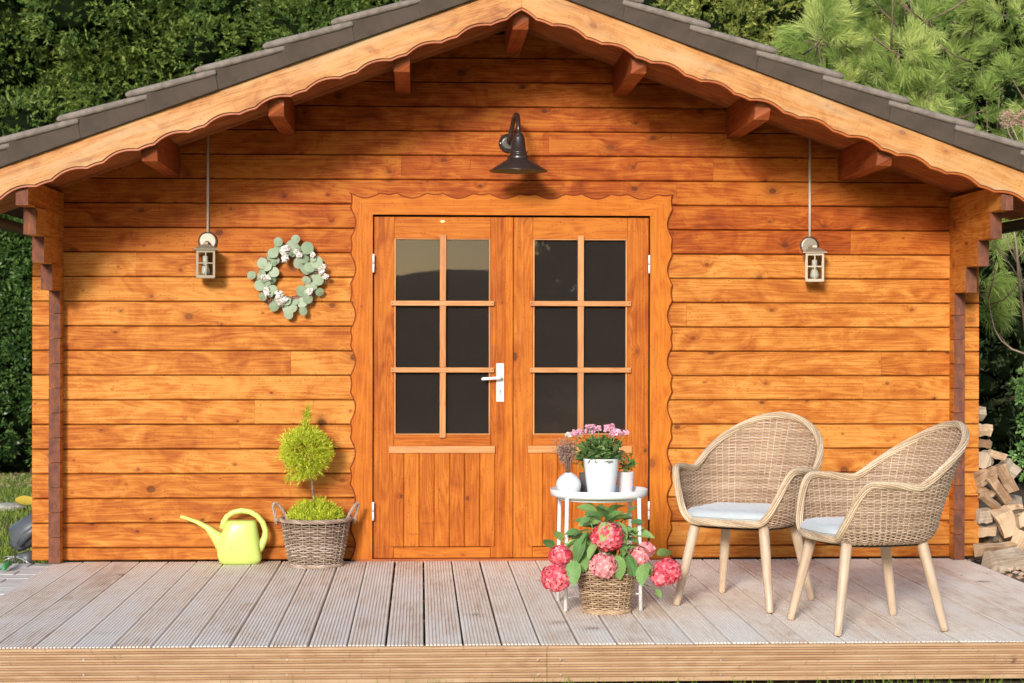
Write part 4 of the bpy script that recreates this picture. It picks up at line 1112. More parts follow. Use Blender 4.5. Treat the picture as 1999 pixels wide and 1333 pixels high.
# (base px, base py, direction px, py, depth, size)
LV = [(1165, 1000, -24, -14, -1.86, 1), (1180, 1005, -8, -22, -1.84, 1.05), (1190, 998, 16, -18, -1.80, 1), (1200, 1012, 22, -6, -1.9, 1), (1172, 1012, -30, -2, -1.92, 1.05), (1150, 1018, -24, -4, -1.9, .9),
      (1205, 1020, 10, 10, -1.98, .8), (1232, 1020, 26, -4, -1.9, .75), (1225, 1005, 8, -16, -1.84, .6), (1150, 1035, -14, 16, -2.0, 1), (1140, 1050, -12, 22, -2.02, 1.1), (1125, 1055, -10, 10, -1.9, .9), (1135, 1040, -26, -10, -1.9, .8),
      (1165, 1060, -16, 18, -2.02, .9), (1160, 1075, 14, 20, -2.0, .9), (1215, 1070, 16, 14, -2.04, 1), (1205, 1085, 4, 22, -2.05, 1), (1225, 1085, 10, 22, -2.06, 1), (1230, 1065, 22, -4, -2.0, .8), (1120, 1095, -2, 20, -2.07, 1.15), (1118, 1090, 10, 12, -1.98, 1),
      (1260, 1100, -10, 22, -2.06, 1.15), (1268, 1110, 8, 22, -2.0, .8), (1285, 1085, 18, -16, -1.95, .95), (1280, 1150, 8, 14, -2.0, .6), (1080, 1070, -10, -14, -1.95, .8), (1095, 1055, -6, -14, -1.93, .8), (1072, 1112, -16, -4, -1.98, .6),
      (1150, 1010, -18, 10, -2.0, .8), (1185, 1020, -6, 14, -2.02, .9), (1200, 1030, 18, 8, -2.0, .8), (1155, 990, -6, -14, -1.78, .8), (1215, 1040, 22, -12, -1.95, .7), (1140, 1085, 12, 16, -1.9, 1), (1165, 1095, 12, 12, -1.9, 1), (1195, 1100, 12, 10, -1.92, 1), (1225, 1110, 8, 8, -1.98, .8),
      (1150, 1110, -8, -12, -1.95, .8), (1128, 1110, 16, -6, -1.95, .8), (1175, 1030, -12, -16, -1.85, 1.), (1165, 1045, 8, -18, -1.8, 1.), (1215, 1060, -4, -18, -1.82, 1.), (1140, 1062, 16, -8, -1.85, 1.)]
for _ in range(58):
    a = random.uniform(0, 6.28); R_ = random.uniform(.2, 1.05)
    px_, py_ = 1183+52*R_*math.cos(a), 1052+44*R_*math.sin(a)-6
    LV.append((px_, py_, 18*math.cos(a)+random.gauss(0, 7), 18*math.sin(a)+random.gauss(2, 7), random.uniform(-1.97, -1.82), random.uniform(.75, 1.1)))
for i, (px, py, dx, dy, Y_, s_) in enumerate(LV):
    p = at(px, py, Y_)-HO; d = Vector((dx, random.uniform(-22, -2), -dy*.9))
    o = link('leaf', hlm[(i*4+i//3) % 9], None, hy, orient(p, d, random.uniform(-.7, .7), s_*.88))
    if i % 2 == 0: st.tube([(p.x*.3, p.y*.2, -.02), (p.x*.6, p.y*.6, p.z*.6), p], .0022, 5)
st.build('stem', M['stem'], hy)

# ------------------------------------------------------------------ barn lamp
lp = at(992, 280); lampz = at(1012, 333, -.30)
lamp = empty('wall_lamp', (lp.x, 0, lp.z), 0, 'dark bronze barn lamp on a gooseneck above the door', 'lamp')
m = MB(); m.tube([(0, 0, 0), (0, -.012, 0), (0, -.02, 0)], [.052, .052, .03], 32); m.build('wall_plate', M['lamp'], lamp)
for sx, sz in ((-.042, .0), (.02, .04)):
    m = MB(); m.tube([(sx, -.012, sz), (sx, -.016, sz)], .003, 8); m.build('screw', M['zinc'], lamp)
SX = lampz.x-lp.x; SY = -.30; top = at(1008, 263, -.3).z-lp.z; apex = at(1008, 223, -.2).z-lp.z
pts = [(0, 0, 0), (.002, -.03, .02)]
for i in range(17):
    t_ = math.pi*(i/16); k = (1-math.cos(t_))/2
    pts.append((SX*min(1, k*1.0)**.3, -.06+(SY+.06)*k, top*.4+(apex-top*.4)*math.sin(t_)**.75*1. if i < 8 else top+(apex-top)*math.sin(t_)**.75))
m = MB(); m.tube(pts, .0125, 12); m.build('gooseneck', M['lamp'], lamp)
zb = lampz.z-lp.z; s = 1.
prof = [(.012, .200), (.022, .198), (.026, .19), (.026, .184), (.031, .180), (.033, .172), (.041, .104), (.047, .100), (.049, .093), (.044, .088), (.046, .083), (.056, .078), (.059, .070), (.057, .062), (.062, .058), (.153, 0.), (.154, -.003), (.152, -.004)]
m = MB(); m.lathe(prof, 48, 0, (SX, SY, zb)); m.lathe([(.150, -.003), (.060, .052), (.03, .06), (.0, .06)], 48, 1, (SX, SY, zb)); m.build('lamp_shade', [M['lamp'], M['lamp_in']], lamp)
m = MB(); m.lathe([(.001, -.0), (.02, .005), (.026, .02), (.015, .05)], 16, 0, (SX, SY, zb+.006)); m.build('bulb', M['ceramic'], lamp)

# ------------------------------------------------------------------ lanterns
def lantern(label, pxd, pyd, pxb, pyt, pyb, cy, rz):
    c = at(pxd, pyd); root = empty('wall_lantern', (c.x, 0, c.z), 0, label, 'lantern', 'lanterns either side of the door')
    m = MB(); m.tube([(0, 0, 0), (0, -.010, 0), (0, -.014, 0)], [.052, .052, .040], 36); m.build('wall_plate', M['steel'], root)
    m = MB(); m.tube([(0, -.012, -.01), (0, -.06, -.012), (0, -.10, -.02), (0, -.115, -.03)], .012, 12); m.build('bracket', M['pewter'], root)
    for sx in (-.042, .042): mm = MB(); mm.tube([(sx, -.011, -.008), (sx, -.0145, -.008)], .003, 8); mm.build('screw', M['screw'], root)
    ct = at(pxd, cy); m = MB(); m.tube([(0, -.009, .05), (0, -.009, ct.z-c.z+.04)], .0072, 10); m.build('conduit', M['conduit'], root)
    Yb = -.125; b = at(pxb, pyb, Yb); t_ = at(pxb, pyt, Yb); bx_ = b.x-c.x; z0_ = b.z-c.z; z1_ = t_.z-c.z; H_ = z1_-z0_; hw = .049
    RZm = Matrix.Translation((bx_, Yb, z0_)) @ Matrix.Rotation(rz, 4, 'Z')
    m = MB(); q = .0055
    for sx in (-1, 1):
        for sy in (-1, 1): m.box((sx*(hw-q)-q, sy*(hw-q)-q, 0), (sx*(hw-q)+q, sy*(hw-q)+q, H_))
    for z_, h_ in ((0, .012), (H_-.014, .014)):
        for sy in (-1, 1): m.box((-hw+2*q+.0002, sy*(hw-q)-q+.0003, z_), (hw-2*q-.0002, sy*(hw-q)+q-.0003, z_+h_))
        for sx in (-1, 1): m.box((sx*(hw-q)-q+.0003, -hw+2*q+.0002, z_), (sx*(hw-q)+q-.0003, hw-2*q-.0002, z_+h_))
    for s_ in (-1, 1):
        m.box((-.003, s_*(hw-q)-.003, .012), (.003, s_*(hw-q)+.003, H_-.014)); m.box((s_*(hw-q)-.003, -.003, .012), (s_*(hw-q)+.003, .003, H_-.014))
        m.box((-hw+2*q, s_*(hw-q)-.0028, H_*.52-.003), (hw-2*q, s_*(hw-q)+.0028, H_*.52+.003)); m.box((s_*(hw-q)-.0028, -hw+2*q, H_*.52-.003), (s_*(hw-q)+.0028, hw-2*q, H_*.52+.003))
    m.box((-hw+.0005, -hw+.0005, -.003), (hw-.0005, hw-.0005, .0))
    m.build('frame', M['pewter'], root, RZm)
    m = MB(); e_ = .064
    lv = [(e_, 0), (e_, .004), (.05, .012), (.03, .026), (.013, .03), (.010, .042)]
    rg = [[(sx*r, sy*r, H_+z) for sx, sy in ((-1, -1), (1, -1), (1, 1), (-1, 1))] for r, z in lv]
    n0 = len(m.v); vs = [v for r in rg for v in r]; fs = [(0, 3, 2, 1)]+[(i*4+k, i*4+(k+1) % 4, (i+1)*4+(k+1) % 4, (i+1)*4+k) for i in range(len(lv)-1) for k in range(4)]; m.add(vs, fs)
    m.build('roof', M['pewter'], root, RZm)
    for s_ in (-1, 1):
        m = MB(); m.box((-hw+q*2, s_*(hw-q)-.0008, .012), (hw-q*2, s_*(hw-q)+.0008, H_-.014)); m.build('pane', M['clear'], root, RZm)
        m = MB(); m.box((s_*(hw-q)-.0008, -hw+q*2, .012), (s_*(hw-q)+.0008, hw-q*2, H_-.014)); m.build('pane', M['clear'], root, RZm)
    m = MB(); m.lathe([(.001, .014), (.02, .016), (.024, .03), (.021, .05), (.014, .065), (.012, .08), (.015, .085), (.015, .115), (.0, .118)], 20); m.build('bulb', M['ceramic'], root, RZm)
lantern('square pewter lantern with conduit above, left of the door near the wreath', 406, 471, 401, 488, 542, 268, math.radians(8))
lantern('square pewter lantern with conduit above, right of the door above the chairs', 1580, 480, 1590, 494, 549, 278, math.radians(-10))

# ------------------------------------------------------------------ wreath
wc = at(566, 542, -.04); wr = empty('wreath', wc, 0, 'round wreath of eucalyptus leaves and white flowers on the wall', 'wreath')
m = MB()
for k in range(26):
    R_ = random.uniform(.105, .145); ph = random.uniform(0, 6.28); pts = []
    for i in range(40):
        a = 2*math.pi*i/40; r_ = R_+.012*math.sin(a*3+ph)+.006*math.sin(a*7+ph*2); pts.append((r_*math.cos(a), .015+.012*math.sin(a*5+ph), r_*math.sin(a)))
    m.tube(pts, .0018, 4, closed=True, var=random.random())
for k in range(260):
    a = random.uniform(0, 6.28); r_ = random.uniform(.11, .155); b = a+random.gauss(0, .55); L_ = random.uniform(.035, .07)
    if -2.6 < (a if a < math.pi else a-2*math.pi) < -.5: b = -math.pi/2+random.gauss(0, .25)
    p = Vector((r_*math.cos(a), 0, r_*math.sin(a))); q = p+Vector((math.cos(b)*L_, random.uniform(-.02, .02), math.sin(b)*L_))
    m.tube([p, (p+q)/2+Vector((random.gauss(0, .003), 0, 0)), q], [.0017, .0013, .0008], 4, var=random.random())
m.build('twig_ring', M['twig'], wr)
EL = [(543, 472, 8), (533, 494, 9.5), (512, 514, 10), (491, 537, 7.5), (510, 540, 9), (508, 556, 10.5), (513, 579, 8), (532, 566, 9), (535, 598, 9), (562, 600, 10), (563, 613, 9), (590, 590, 9.5), (601, 583, 9), (592, 607, 7.5), (589, 568, 10.5), (606, 560, 9), (624, 570, 7.5), (598, 547, 8), (621, 546, 10), (597, 525, 10.5), (604, 522, 9.5), (618, 512, 11), (600, 484, 11), (592, 503, 10.5), (583, 513, 10), (571, 480, 11), (577, 467, 8), (529, 543, 10), (535, 531, 9), (522, 520, 9), (537, 507, 8), (570, 600, 9), (560, 588, 8), (545, 484, 9)]
for _ in range(24):
    a = random.uniform(0, 6.28); q_ = random.uniform(42, 58); EL.append((566+q_*math.cos(a), 542+q_*1.02*math.sin(a), random.uniform(4.5, 7)))
for k, (px, py, r_) in enumerate(EL):
    p = at(px, py, -.06+random.uniform(-.015, .012))-wc; R_ = r_/362*1.14; mm = MB(); n_ = 18; var = random.random()
    vs = [(0, -.003, 0)]+[(R_*math.cos(2*math.pi*i/n_)*(1-.05*math.cos(4*math.pi*i/n_)), .001*math.sin(i), R_*math.sin(2*math.pi*i/n_)) for i in range(n_)]+[(0, .0015, 0)]
    mm.add(vs, [(0, 1+i, 1+(i+1) % n_) for i in range(n_)]+[(n_+1, 1+(i+1) % n_, 1+i) for i in range(n_)], 0, False, var)
    mm.build('leaf', M['euca'], wr, Matrix.Translation(p) @ Matrix.Rotation(random.uniform(-.5, .5), 4, 'X') @ Matrix.Rotation(random.uniform(-.5, .5), 4, 'Z') @ Matrix.Rotation(random.uniform(0, 6), 4, 'Y'))
WF = [(556, 491, 13), (557, 504, 10), (584, 497, 7), (579, 492, 5), (522, 542, 7), (514, 540, 5), (521, 571, 7), (520, 565, 5), (546, 575, 12), (549, 588, 11), (556, 584, 8), (627, 529, 8), (604, 568, 7), (560, 484, 8), (636, 540, 5), (611, 497, 5), (631, 520, 4)]
for px, py, r_ in WF:
    p = at(px, py, -.085)-wc; R_ = r_/362; n_ = int(18+r_*5); u_ = unit(rng.normal(size=(n_, 3))); u_[:, 1] = -np.abs(u_[:, 1])
    link('flower', quads_mesh('flower', diamonds(u_*R_*.7*rng.random((n_, 1))**.5, np.cross(u_, rng.normal(size=(n_, 3)))+u_*.2, .016, .014, .5, u_)), M['cream'], wr, Matrix.Translation(p))

# ------------------------------------------------------------------ firewood
def wood_log(label, px, py, Lp, Wp, ang, Y, sides=4, yaw=.0, mat='firewood', taper=.9, thick=.8):
    """Lp, Wp: size in photo pixels; ang: tilt in the picture plane (deg)"""
    c = at(px, py, Y); sc = (Y+10)/FPX; L = Lp*sc; Wd_ = Wp*sc; rs_ = random.Random(int(px*7+py)); m = MB()
    sec = []
    for k in range(sides):
        a = 2*math.pi*(k+.5)/sides+rs_.uniform(-.18, .18); r_ = Wd_*.58*rs_.uniform(.88, 1.1); sec.append((r_*math.cos(a)*thick*1.15, r_*math.sin(a)))
    nseg = 5; vs = []
    for i in range(nseg+1):
        t_ = i/nseg; kk = 1-(1-taper)*t_+.05*math.sin(t_*5+px); by = .03*Wd_*math.sin(t_*4+py)
        for k, (p, q) in enumerate(sec): vs.append((-L/2+L*t_+rs_.uniform(-.004, .004)+(.15*q if i in (0, nseg) else 0), p*kk+rs_.uniform(-.003, .003), q*kk+by+rs_.uniform(-.003, .003)))
    fs = [(i*sides+k, (i+1)*sides+k, (i+1)*sides+(k+1) % sides, i*sides+(k+1) % sides) for i in range(nseg) for k in range(sides)]
    m.add(vs, fs, 0); m.add(vs, [tuple(range(sides)), tuple(nseg*sides+k for k in range(sides))[::-1]], 0)
    o = m.build('firewood_log', M[mat], None, Matrix.Translation(c) @ Matrix.Rotation(-math.radians(ang), 4, 'Y') @ Matrix.Rotation(yaw, 4, 'Z') @ Matrix.Rotation(rs_.uniform(-.4, .4), 4, 'X'))
    add_bevel(o, .003); tag(o, label, 'log', 'split firewood logs heaped beside the cabin')
LG = [('grey weathered log block lying at the foot of the woodpile', 1958, 1097, 70, 52, 3, -.25, 6, .3, 'stump'),
 ('pale split log lying flat above the bottom block', 1942, 1070, 84, 28, 4, -.15, 3, .25, 'firewood'),
 ('broad squarish split log with cracks, set at a tilt', 1962, 1018, 52, 44, -62, -.05, 4, .2, 'firewood'),
 ('long brown split log slanting down to the right', 1950, 954, 66, 26, -52, -.02, 4, .1, 'firewood'),
 ('pinkish split log slanting beside the long brown one', 1963, 932, 60, 28, -58, .08, 4, .1, 'firewood'),
 ('reddish split log sloping away from the cabin wall', 1933, 980, 48, 20, -34, -.04, 3, .2, 'firewood'),
 ('round log with dark end near the top of the pile', 1922, 894, 40, 32, 20, .05, 8, 1.1, 'stump'),
 ('curved split log resting on the dark round one', 1945, 888, 36, 17, -14, .02, 4, .2, 'firewood'),
 ('pale log second from the top against the cabin corner', 1918, 840, 34, 26, -4, .15, 5, .3, 'firewood'),
 ('narrow grey log at the very top of the pile', 1908, 806, 24, 30, 0, .2, 5, .3, 'stump'),
 ('thin flat log wedged below the top two', 1918, 866, 34, 18, -6, .12, 4, .2, 'firewood'),
 ('light yellow split log against the cabin corner at mid height', 1924, 930, 44, 32, 24, .0, 4, .3, 'firewood'),
 ('short log poking out at the right, below the pinkish one', 1977, 991, 40, 15, 4, .0, 4, .1, 'firewood'),
 ('whitish split log against the corner left of the cracked one', 1920, 1007, 28, 34, 8, .0, 4, .2, 'stump'),
 ('small dark log behind the cracked split log', 1940, 1008, 24, 24, -30, .1, 4, .2, 'stump'),
 ('short pale log above the flat one by the corner', 1925, 1038, 36, 24, 4, .02, 4, .3, 'firewood'),
 ('orange brown log at the right edge near the ground', 1995, 1064, 40, 44, 60, -.1, 5, .3, 'firewood'),
 ('pale log at the right edge at mid height of the pile', 1995, 1016, 30, 36, 10, .05, 5, .2, 'firewood'),
 ('mossy yellowish log behind the pinkish one', 1969, 916, 36, 36, -40, .22, 4, .2, 'stump'),
 ('thin split log lying above the reddish one', 1924, 960, 34, 15, -20, .0, 4, .2, 'firewood'),
 ('shadowed log filling the gap low in the pile', 1940, 1046, 50, 30, 10, .25, 5, .4, 'stump'),
 ('log deep in the pile behind the long brown one', 1936, 952, 50, 40, 10, .28, 5, .5, 'stump'),
 ('log deep in the pile behind the cracked one', 1965, 985, 50, 40, -10, .30, 5, .5, 'stump'),
 ('end of a log low behind the orange brown one', 1975, 1045, 44, 30, -6, .15, 5, .4, 'firewood')]
for a in LG: wood_log(*a)

# ------------------------------------------------------------------ left corner clutter
gp = at(42, 1050, .25); bk = empty('watering_can', (at(62, 1040, .2).x, .2, -.03), 0, 'dark grey plastic watering can lying tipped beside the cabin', 'watering can')
def B_(px, py): p = at(px, py, .2); return Vector((p.x-bk.location.x, 0, p.z+.03))
ax0, ax1 = B_(24, 1048), B_(88, 1000)
m = MB(); c0 = B_(46, 1072); c1_ = B_(96, 1038)
m.tube([B_(20, 1046)+Vector((.01, 0, -.012)), B_(24, 1048)+Vector((.014, 0, -.012)), B_(60, 1036), B_(100, 1012)], [.045, .075, .082, .085], 24); m.build('body', M['greyplastic'], bk)
m = MB(); m.tube([B_(42, 1060)+Vector((0, -.06, 0)), B_(60, 1040)+Vector((0, -.085, 0)), B_(85, 1022)+Vector((0, -.09, 0))], [.02, .024, .024], 12); m.build('handle', M['greyplastic'], bk)
m = MB(); m.tube([B_(50, 1078), B_(54, 1095), B_(58, 1104)], [.05, .045, .04], 12); m.build('neck', M['greyplastic'], bk)
rk = gr(22, 1100, -.02); rake = empty('hand_rake', rk, 0, 'small hand rake with green grip lying on the paving', 'hand rake')
def K_(px, py, z=.012): return gr(px, py, -.02+z)-rk
m = MB(); m.tube([K_(6, 1110, .018), K_(8, 1108, .02), K_(14, 1102, .024), K_(20, 1099, .022), K_(22, 1098, .02)], [.006, .015, .017, .013, .008], 12); m.build('grip', M['greenplastic'], rake)
m = MB(); m.tube([K_(21, 1098, .02), K_(26, 1092, .025), K_(31, 1088, .028)], .004, 8); m.build('shank', M['zinc'], rake)
for tp_ in ((57, 1073), (60, 1087), (58, 1100), (5, 1088), (6, 1095)):
    m = MB(); m.tube([K_(31, 1088, .028), K_((31+tp_[0])/2, (1088+tp_[1])/2-2, .03), K_(*tp_, .01)], [.003, .0028, .002], 6); m.build('tine', M['zinc'], rake)
stp = gr(14, 993, -.03); m = MB()
rr_ = random.Random(3); vs = []; fs = []
for i in range(7):
    for k in range(12):
        a = 2*math.pi*k/12; e_ = math.pi*i/6; R_ = 1+rr_.uniform(-.12, .12); vs.append((.13*R_*math.sin(e_)*math.cos(a), .10*R_*math.sin(e_)*math.sin(a), .035*math.cos(e_)+.01))
fs = [(i*12+k, i*12+(k+1) % 12, (i+1)*12+(k+1) % 12, (i+1)*12+k) for i in range(6) for k in range(12)]
m.add(vs, fs); o = m.build('stone', M['stone'], None, Matrix.Translation(stp)); tag(o, 'flat pale stone lying in the lawn at the left edge', 'stone')
m = MB(); lf_ = leaf_mesh(.17, .09, .1, .1); o = lf_.build('fallen_leaf', plain('yellow_leaf', (.62, .45, .06), .6), None, Matrix.Translation(gr(30, 990, -.03)+Vector((0, 0, .05))) @ Matrix.Rotation(-1.1, 4, 'X')); tag(o, 'large yellow leaf lying on the lawn beside the stone', 'leaf')

# ------------------------------------------------------------------ trees and hedges behind
def spray_cloud(lumps, dens, blade, width, nb=9, spread=.09, front=True):
    """sprays of small blades over the surface of rounded clumps; returns polygons and colour values"""
    allP, allD, allv = [], [], []
    for (c, R) in lumps:
        n_ = int(dens*R*R*9); u_ = unit(rng.normal(size=(n_, 3)))
        if front: u_ = u_[u_[:, 1] < .35]
        n_ = len(u_); p = np.array(c)+u_*R*np.array([1, 1, .8])*rng.uniform(.72, 1.08, (n_, 1))
        d = unit(u_+np.array([0, -.15, .35])+rng.normal(size=(n_, 3))*.45); v = np.clip(rng.normal(.5, .22, n_)+.2*(rng.random()-.5), 0, 1)
        sd_ = unit(np.cross(d, rng.normal(size=(n_, 3))))
        for k in range(nb):
            t_ = k/(nb-1); sg = 1 if k % 2 else -1
            allP.append(p+d*spread*t_-np.array([0, 0, .02])*t_*t_); allD.append(d*(.7+.5*t_)+sd_*sg*(1.05-.8*t_)+rng.normal(size=(n_, 3))*.12); allv.append(np.clip(v+.25*(t_-.4), 0, 1))
    Pn, Dn, vn = np.concatenate(allP), np.concatenate(allD), np.concatenate(allv); n_ = len(Pn)
    return diamonds(Pn, Dn, blade*rng.uniform(.7, 1.2, n_), width), vn
def core_mesh(lumps, k=.8):  # solid dark blobs filling foliage gaps in place of shade, not branches
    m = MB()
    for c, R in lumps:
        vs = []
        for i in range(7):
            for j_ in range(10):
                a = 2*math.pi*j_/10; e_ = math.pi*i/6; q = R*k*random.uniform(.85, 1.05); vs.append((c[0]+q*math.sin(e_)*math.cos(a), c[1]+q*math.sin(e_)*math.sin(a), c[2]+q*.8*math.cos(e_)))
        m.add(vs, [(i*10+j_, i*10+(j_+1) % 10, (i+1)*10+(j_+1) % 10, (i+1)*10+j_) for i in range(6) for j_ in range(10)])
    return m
def tree(name, label, x, y, w, z0, z1, mat, nl, cat='tree', group=None, lr=(.22, .5), dens=210, blade=.045, width=.016, nb=9, spread=.095, depth=1.15, trunk_r=.14, core=True):
    root = empty(name, (x, y, gz(x, y)), 0, label, cat, group); L = []
    for i in range(nl):
        a = random.uniform(-1, 1); zz = random.uniform(z0, z1); tap = 1-.35*max(0, (zz-z0)/(z1-z0)-.5)
        L.append(((a*w*tap, random.uniform(-depth, depth*.2)-.25*math.cos(a*1.5), zz), random.uniform(*lr)))
    V, v = spray_cloud(L, dens, blade, width, nb, spread); link('crown', quads_mesh('crown', V, v), mat, root)
    if core:
        Lc = [((a*w*.9, .55+random.uniform(0, .4), zz), .55) for a in np.linspace(-1, 1, max(3, int(w*4))) for zz in np.arange(z0+.2, z1-.1, .6)]
        core_mesh([((c[0], c[1]+.12, c[2]), r) for c, r in L], .66).build('gap_shade_core', M['yewcore'], root)['kind'] = 'stuff'
        core_mesh(Lc, 1.).build('gap_shade_core', M['yewcore'], root)['kind'] = 'stuff'
    m = MB(); m.tube([(0, .3, 0), (.05, .3, z0+.3), (0, .3, (z0+z1)/2), (.1, .3, z1-.3)], [trunk_r, trunk_r*.8, trunk_r*.5, .03], 10)
    for i in range(12):
        c, R = random.choice(L); m.tube([(0, .3, c[2]*.7), (c[0]*.5, .1, c[2]*.85), c], [.035, .022, .008], 6)
    m.build('trunk', M['bark'], root); return root
TB_ = 0
tree('yew_tree', 'dense dark yew tree behind the left edge of the roof', -3.9, 8.2, 1.35, 2.0, 5.3, M['yew'], 85, group='yew trees behind the cabin')
tree('yew_tree', 'broad green yew tree behind the left roof slope', -1.7, 8.6, 1.3, 2.3, 5.4, M['yew'], 80, group='yew trees behind the cabin')
tree('yew_tree', 'dark yew tree just left of the roof ridge', .15, 8.9, .75, 3.2, 5.5, M['yew'], 34, group='yew trees behind the cabin')
tree('yew_tree', 'yellow green yew tree right of the roof ridge', 3.5, 8.4, 1.0, 2.6, 5.3, M['yewlight'], 85, group='yew trees behind the cabin')
tree('yew_tree', 'dark yew tree standing behind the pine', 5.3, 9.2, 1.6, .3, 5.8, M['yew'], 110, dens=170, group='yew trees behind the cabin')
# clipped hedge strip at the left
hd = empty('hedge', (-3.5, 7.0, -.04), 0, 'dark glossy clipped hedge left of the cabin', 'hedge'); L = []
for i in range(95): L.append(((random.uniform(-1.2, .9), random.uniform(-.25, .1), random.uniform(.12, 2.35)), random.uniform(.12, .24)))
V, v = spray_cloud(L, 520, .042, .021, 6, .06); link('leaves', quads_mesh('leaves', V, v), M['hedge'], hd)
core_mesh([((x_, .25, z_), .32) for x_ in np.arange(-1.3, 1., .35) for z_ in np.arange(.2, 2.4, .35)], 1.).build('gap_shade_core', M['yewcore'], hd)['kind'] = 'stuff'
m = MB()
for x_ in np.arange(-1.1, 1., .35): m.tube([(x_, .1, -.05), (x_+.05, .1, .6)], .025, 6)
m.build('trunk', M['bark'], hd)
# white pine
pn = empty('pine_tree', (4.75, 4.2, -.04), 0, 'bright green long needled pine behind the right roof slope', 'tree')
Pn, Dn, Ln, Vn = [], [], [], []; br = MB(); O = pn.location
def shoot(p, d, v, L_=.13, nn=70):
    d = unit(np.array(d)); t_ = rng.random(nn)**.7; P_ = np.array(p)+d*(t_[:, None]*.11); a = unit(rng.normal(size=(nn, 3))); a = unit(a-d*(a@d)[:, None])
    k = rng.uniform(.35, 1.15, nn)[:, None]*(1-.45*t_[:, None]); D_ = unit(d+a*k)+np.array([0, 0, -.10]); Pn.append(P_); Dn.append(D_); Ln.append(L_*rng.uniform(.75, 1.1, nn)); Vn.append(np.clip(v+rng.normal(size=nn)*.12, 0, 1))
for bi in range(150):
    # a branch tip: several shoots fanning out
    px = random.uniform(1560, 2060); lo = 60+max(0, (px-1560))*.62; py = random.uniform(-60, min(330, lo+90)) if px < 1900 else random.uniform(-60, 460)
    Y_ = random.uniform(2.6, 4.6)
    if px < 1640 and py < 40-(px-1560)*.4: continue
    c = at(px, py, Y_)-O; out = Vector((random.gauss(-.35, .5), random.gauss(-.55, .3), random.gauss(.35, .35))).normalized(); back = c-out*random.uniform(.3, .5)
    br.tube([back, (back+c)/2+Vector((0, 0, -.02)), c], [.009, .006, .003], 5); v0 = random.uniform(.25, .9)-.12*(Y_-2.6)
    for s_ in range(random.randint(4, 7)):
        d = out+Vector((random.gauss(0, .5), random.gauss(0, .5), random.gauss(.05, .4))); q = c+Vector((random.gauss(0, .05), random.gauss(0, .05), random.gauss(0, .05)))
        shoot(q, d, v0)
for (px, py) in ((1925, 480), (1945, 495), (1918, 545), (1955, 530), (1925, 610), (1935, 600), (1960, 560), (1930, 420), (1960, 440)):
    for s_ in range(4): shoot(np.array(at(px, py, 2.2)-O), (random.gauss(-.2, .6), -.5, random.gauss(-.1, .5)), .35)
Pn, Dn = np.concatenate(Pn), np.concatenate(Dn); link('needles', quads_mesh('needles', diamonds(Pn, Dn, np.concatenate(Ln), .0042, .4), np.concatenate(Vn)), M['pine'], pn)
br.tube([(.3, .6, -.1), (.3, .6, 2.), (.2, .5, 4.5)], [.12, .10, .05], 10)
br.build('trunk', M['bark'], pn)
# undergrowth in the dark right strip
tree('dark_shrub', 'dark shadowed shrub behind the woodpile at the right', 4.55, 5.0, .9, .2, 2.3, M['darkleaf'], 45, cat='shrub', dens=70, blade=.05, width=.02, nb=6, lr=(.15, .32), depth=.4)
# bare stemmed shrub with dry flower heads
bs = empty('bare_shrub', (3.62, 1.1, -.04), 0, 'leafless shrub with pale arching twigs and dry brown flower heads', 'shrub'); Ob = bs.location
m = MB()
def tw(pts, r0, r1, Y_=1.1):
    q = [at(a, b, Y_+.1*math.sin(a*.05))-Ob for a, b in pts]; n_ = len(q); m.tube(q, [r0+(r1-r0)*i/(n_-1) for i in range(n_)], 7)
tw([(2040, 1000), (2020, 800), (2000, 630), (1990, 560), (1986, 510), (1983, 470), (1975, 430), (1972, 380)], .011, .004)
tw([(2030, 720), (1999, 690), (1975, 681), (1955, 665), (1940, 640), (1932, 600), (1929, 585), (1923, 568)], .007, .003)
tw([(1929, 585), (1915, 578), (1908, 566), (1900, 550)], .004, .002); tw([(1929, 585), (1938, 555), (1943, 520), (1947, 512)], .004, .002); tw([(1929, 585), (1936, 550), (1940, 508)], .0035, .002)
tw([(1933, 594), (1960, 585), (1980, 565), (1999, 545), (2015, 530)], .004, .003); tw([(1947, 530), (1958, 520), (1966, 505), (1955, 490), (1930, 465)], .003, .002)
tw([(1947, 530), (1935, 520), (1928, 512)], .003, .002); tw([(1985, 512), (1970, 485), (1960, 455), (1955, 440)], .005, .0025); tw([(1985, 505), (1999, 488), (2010, 470)], .004, .003); tw([(1984, 500), (1972, 470), (1965, 450)], .003, .002)
tw([(1999, 560), (1975, 520), (1950, 490), (1930, 460), (1920, 440)], .005, .002); tw([(1975, 681), (1962, 668), (1950, 650)], .003, .0015)
tw([(2040, 520), (2010, 400), (1995, 300), (1985, 268), (1972, 240)], .006, .003); tw([(1990, 290), (1970, 262), (1965, 245)], .003, .002); tw([(2000, 330), (1999, 280), (1997, 235)], .004, .002)
m.build('stem', M['twigbark'], bs)
for px, py, R_ in ((1968, 232, .055), (1999, 232, .05), (2040, 300, .05)):
    p = at(px, py, 1.1)-Ob; n_ = 420; u_ = unit(rng.normal(size=(n_, 3)))
    link('flower_head', quads_mesh('flower_head', diamonds(u_*R_*rng.uniform(.5, 1, (n_, 1)), u_+rng.normal(size=(n_, 3))*.6, .014, .010, .5)), M['dryflower'], bs, Matrix.Translation(p))
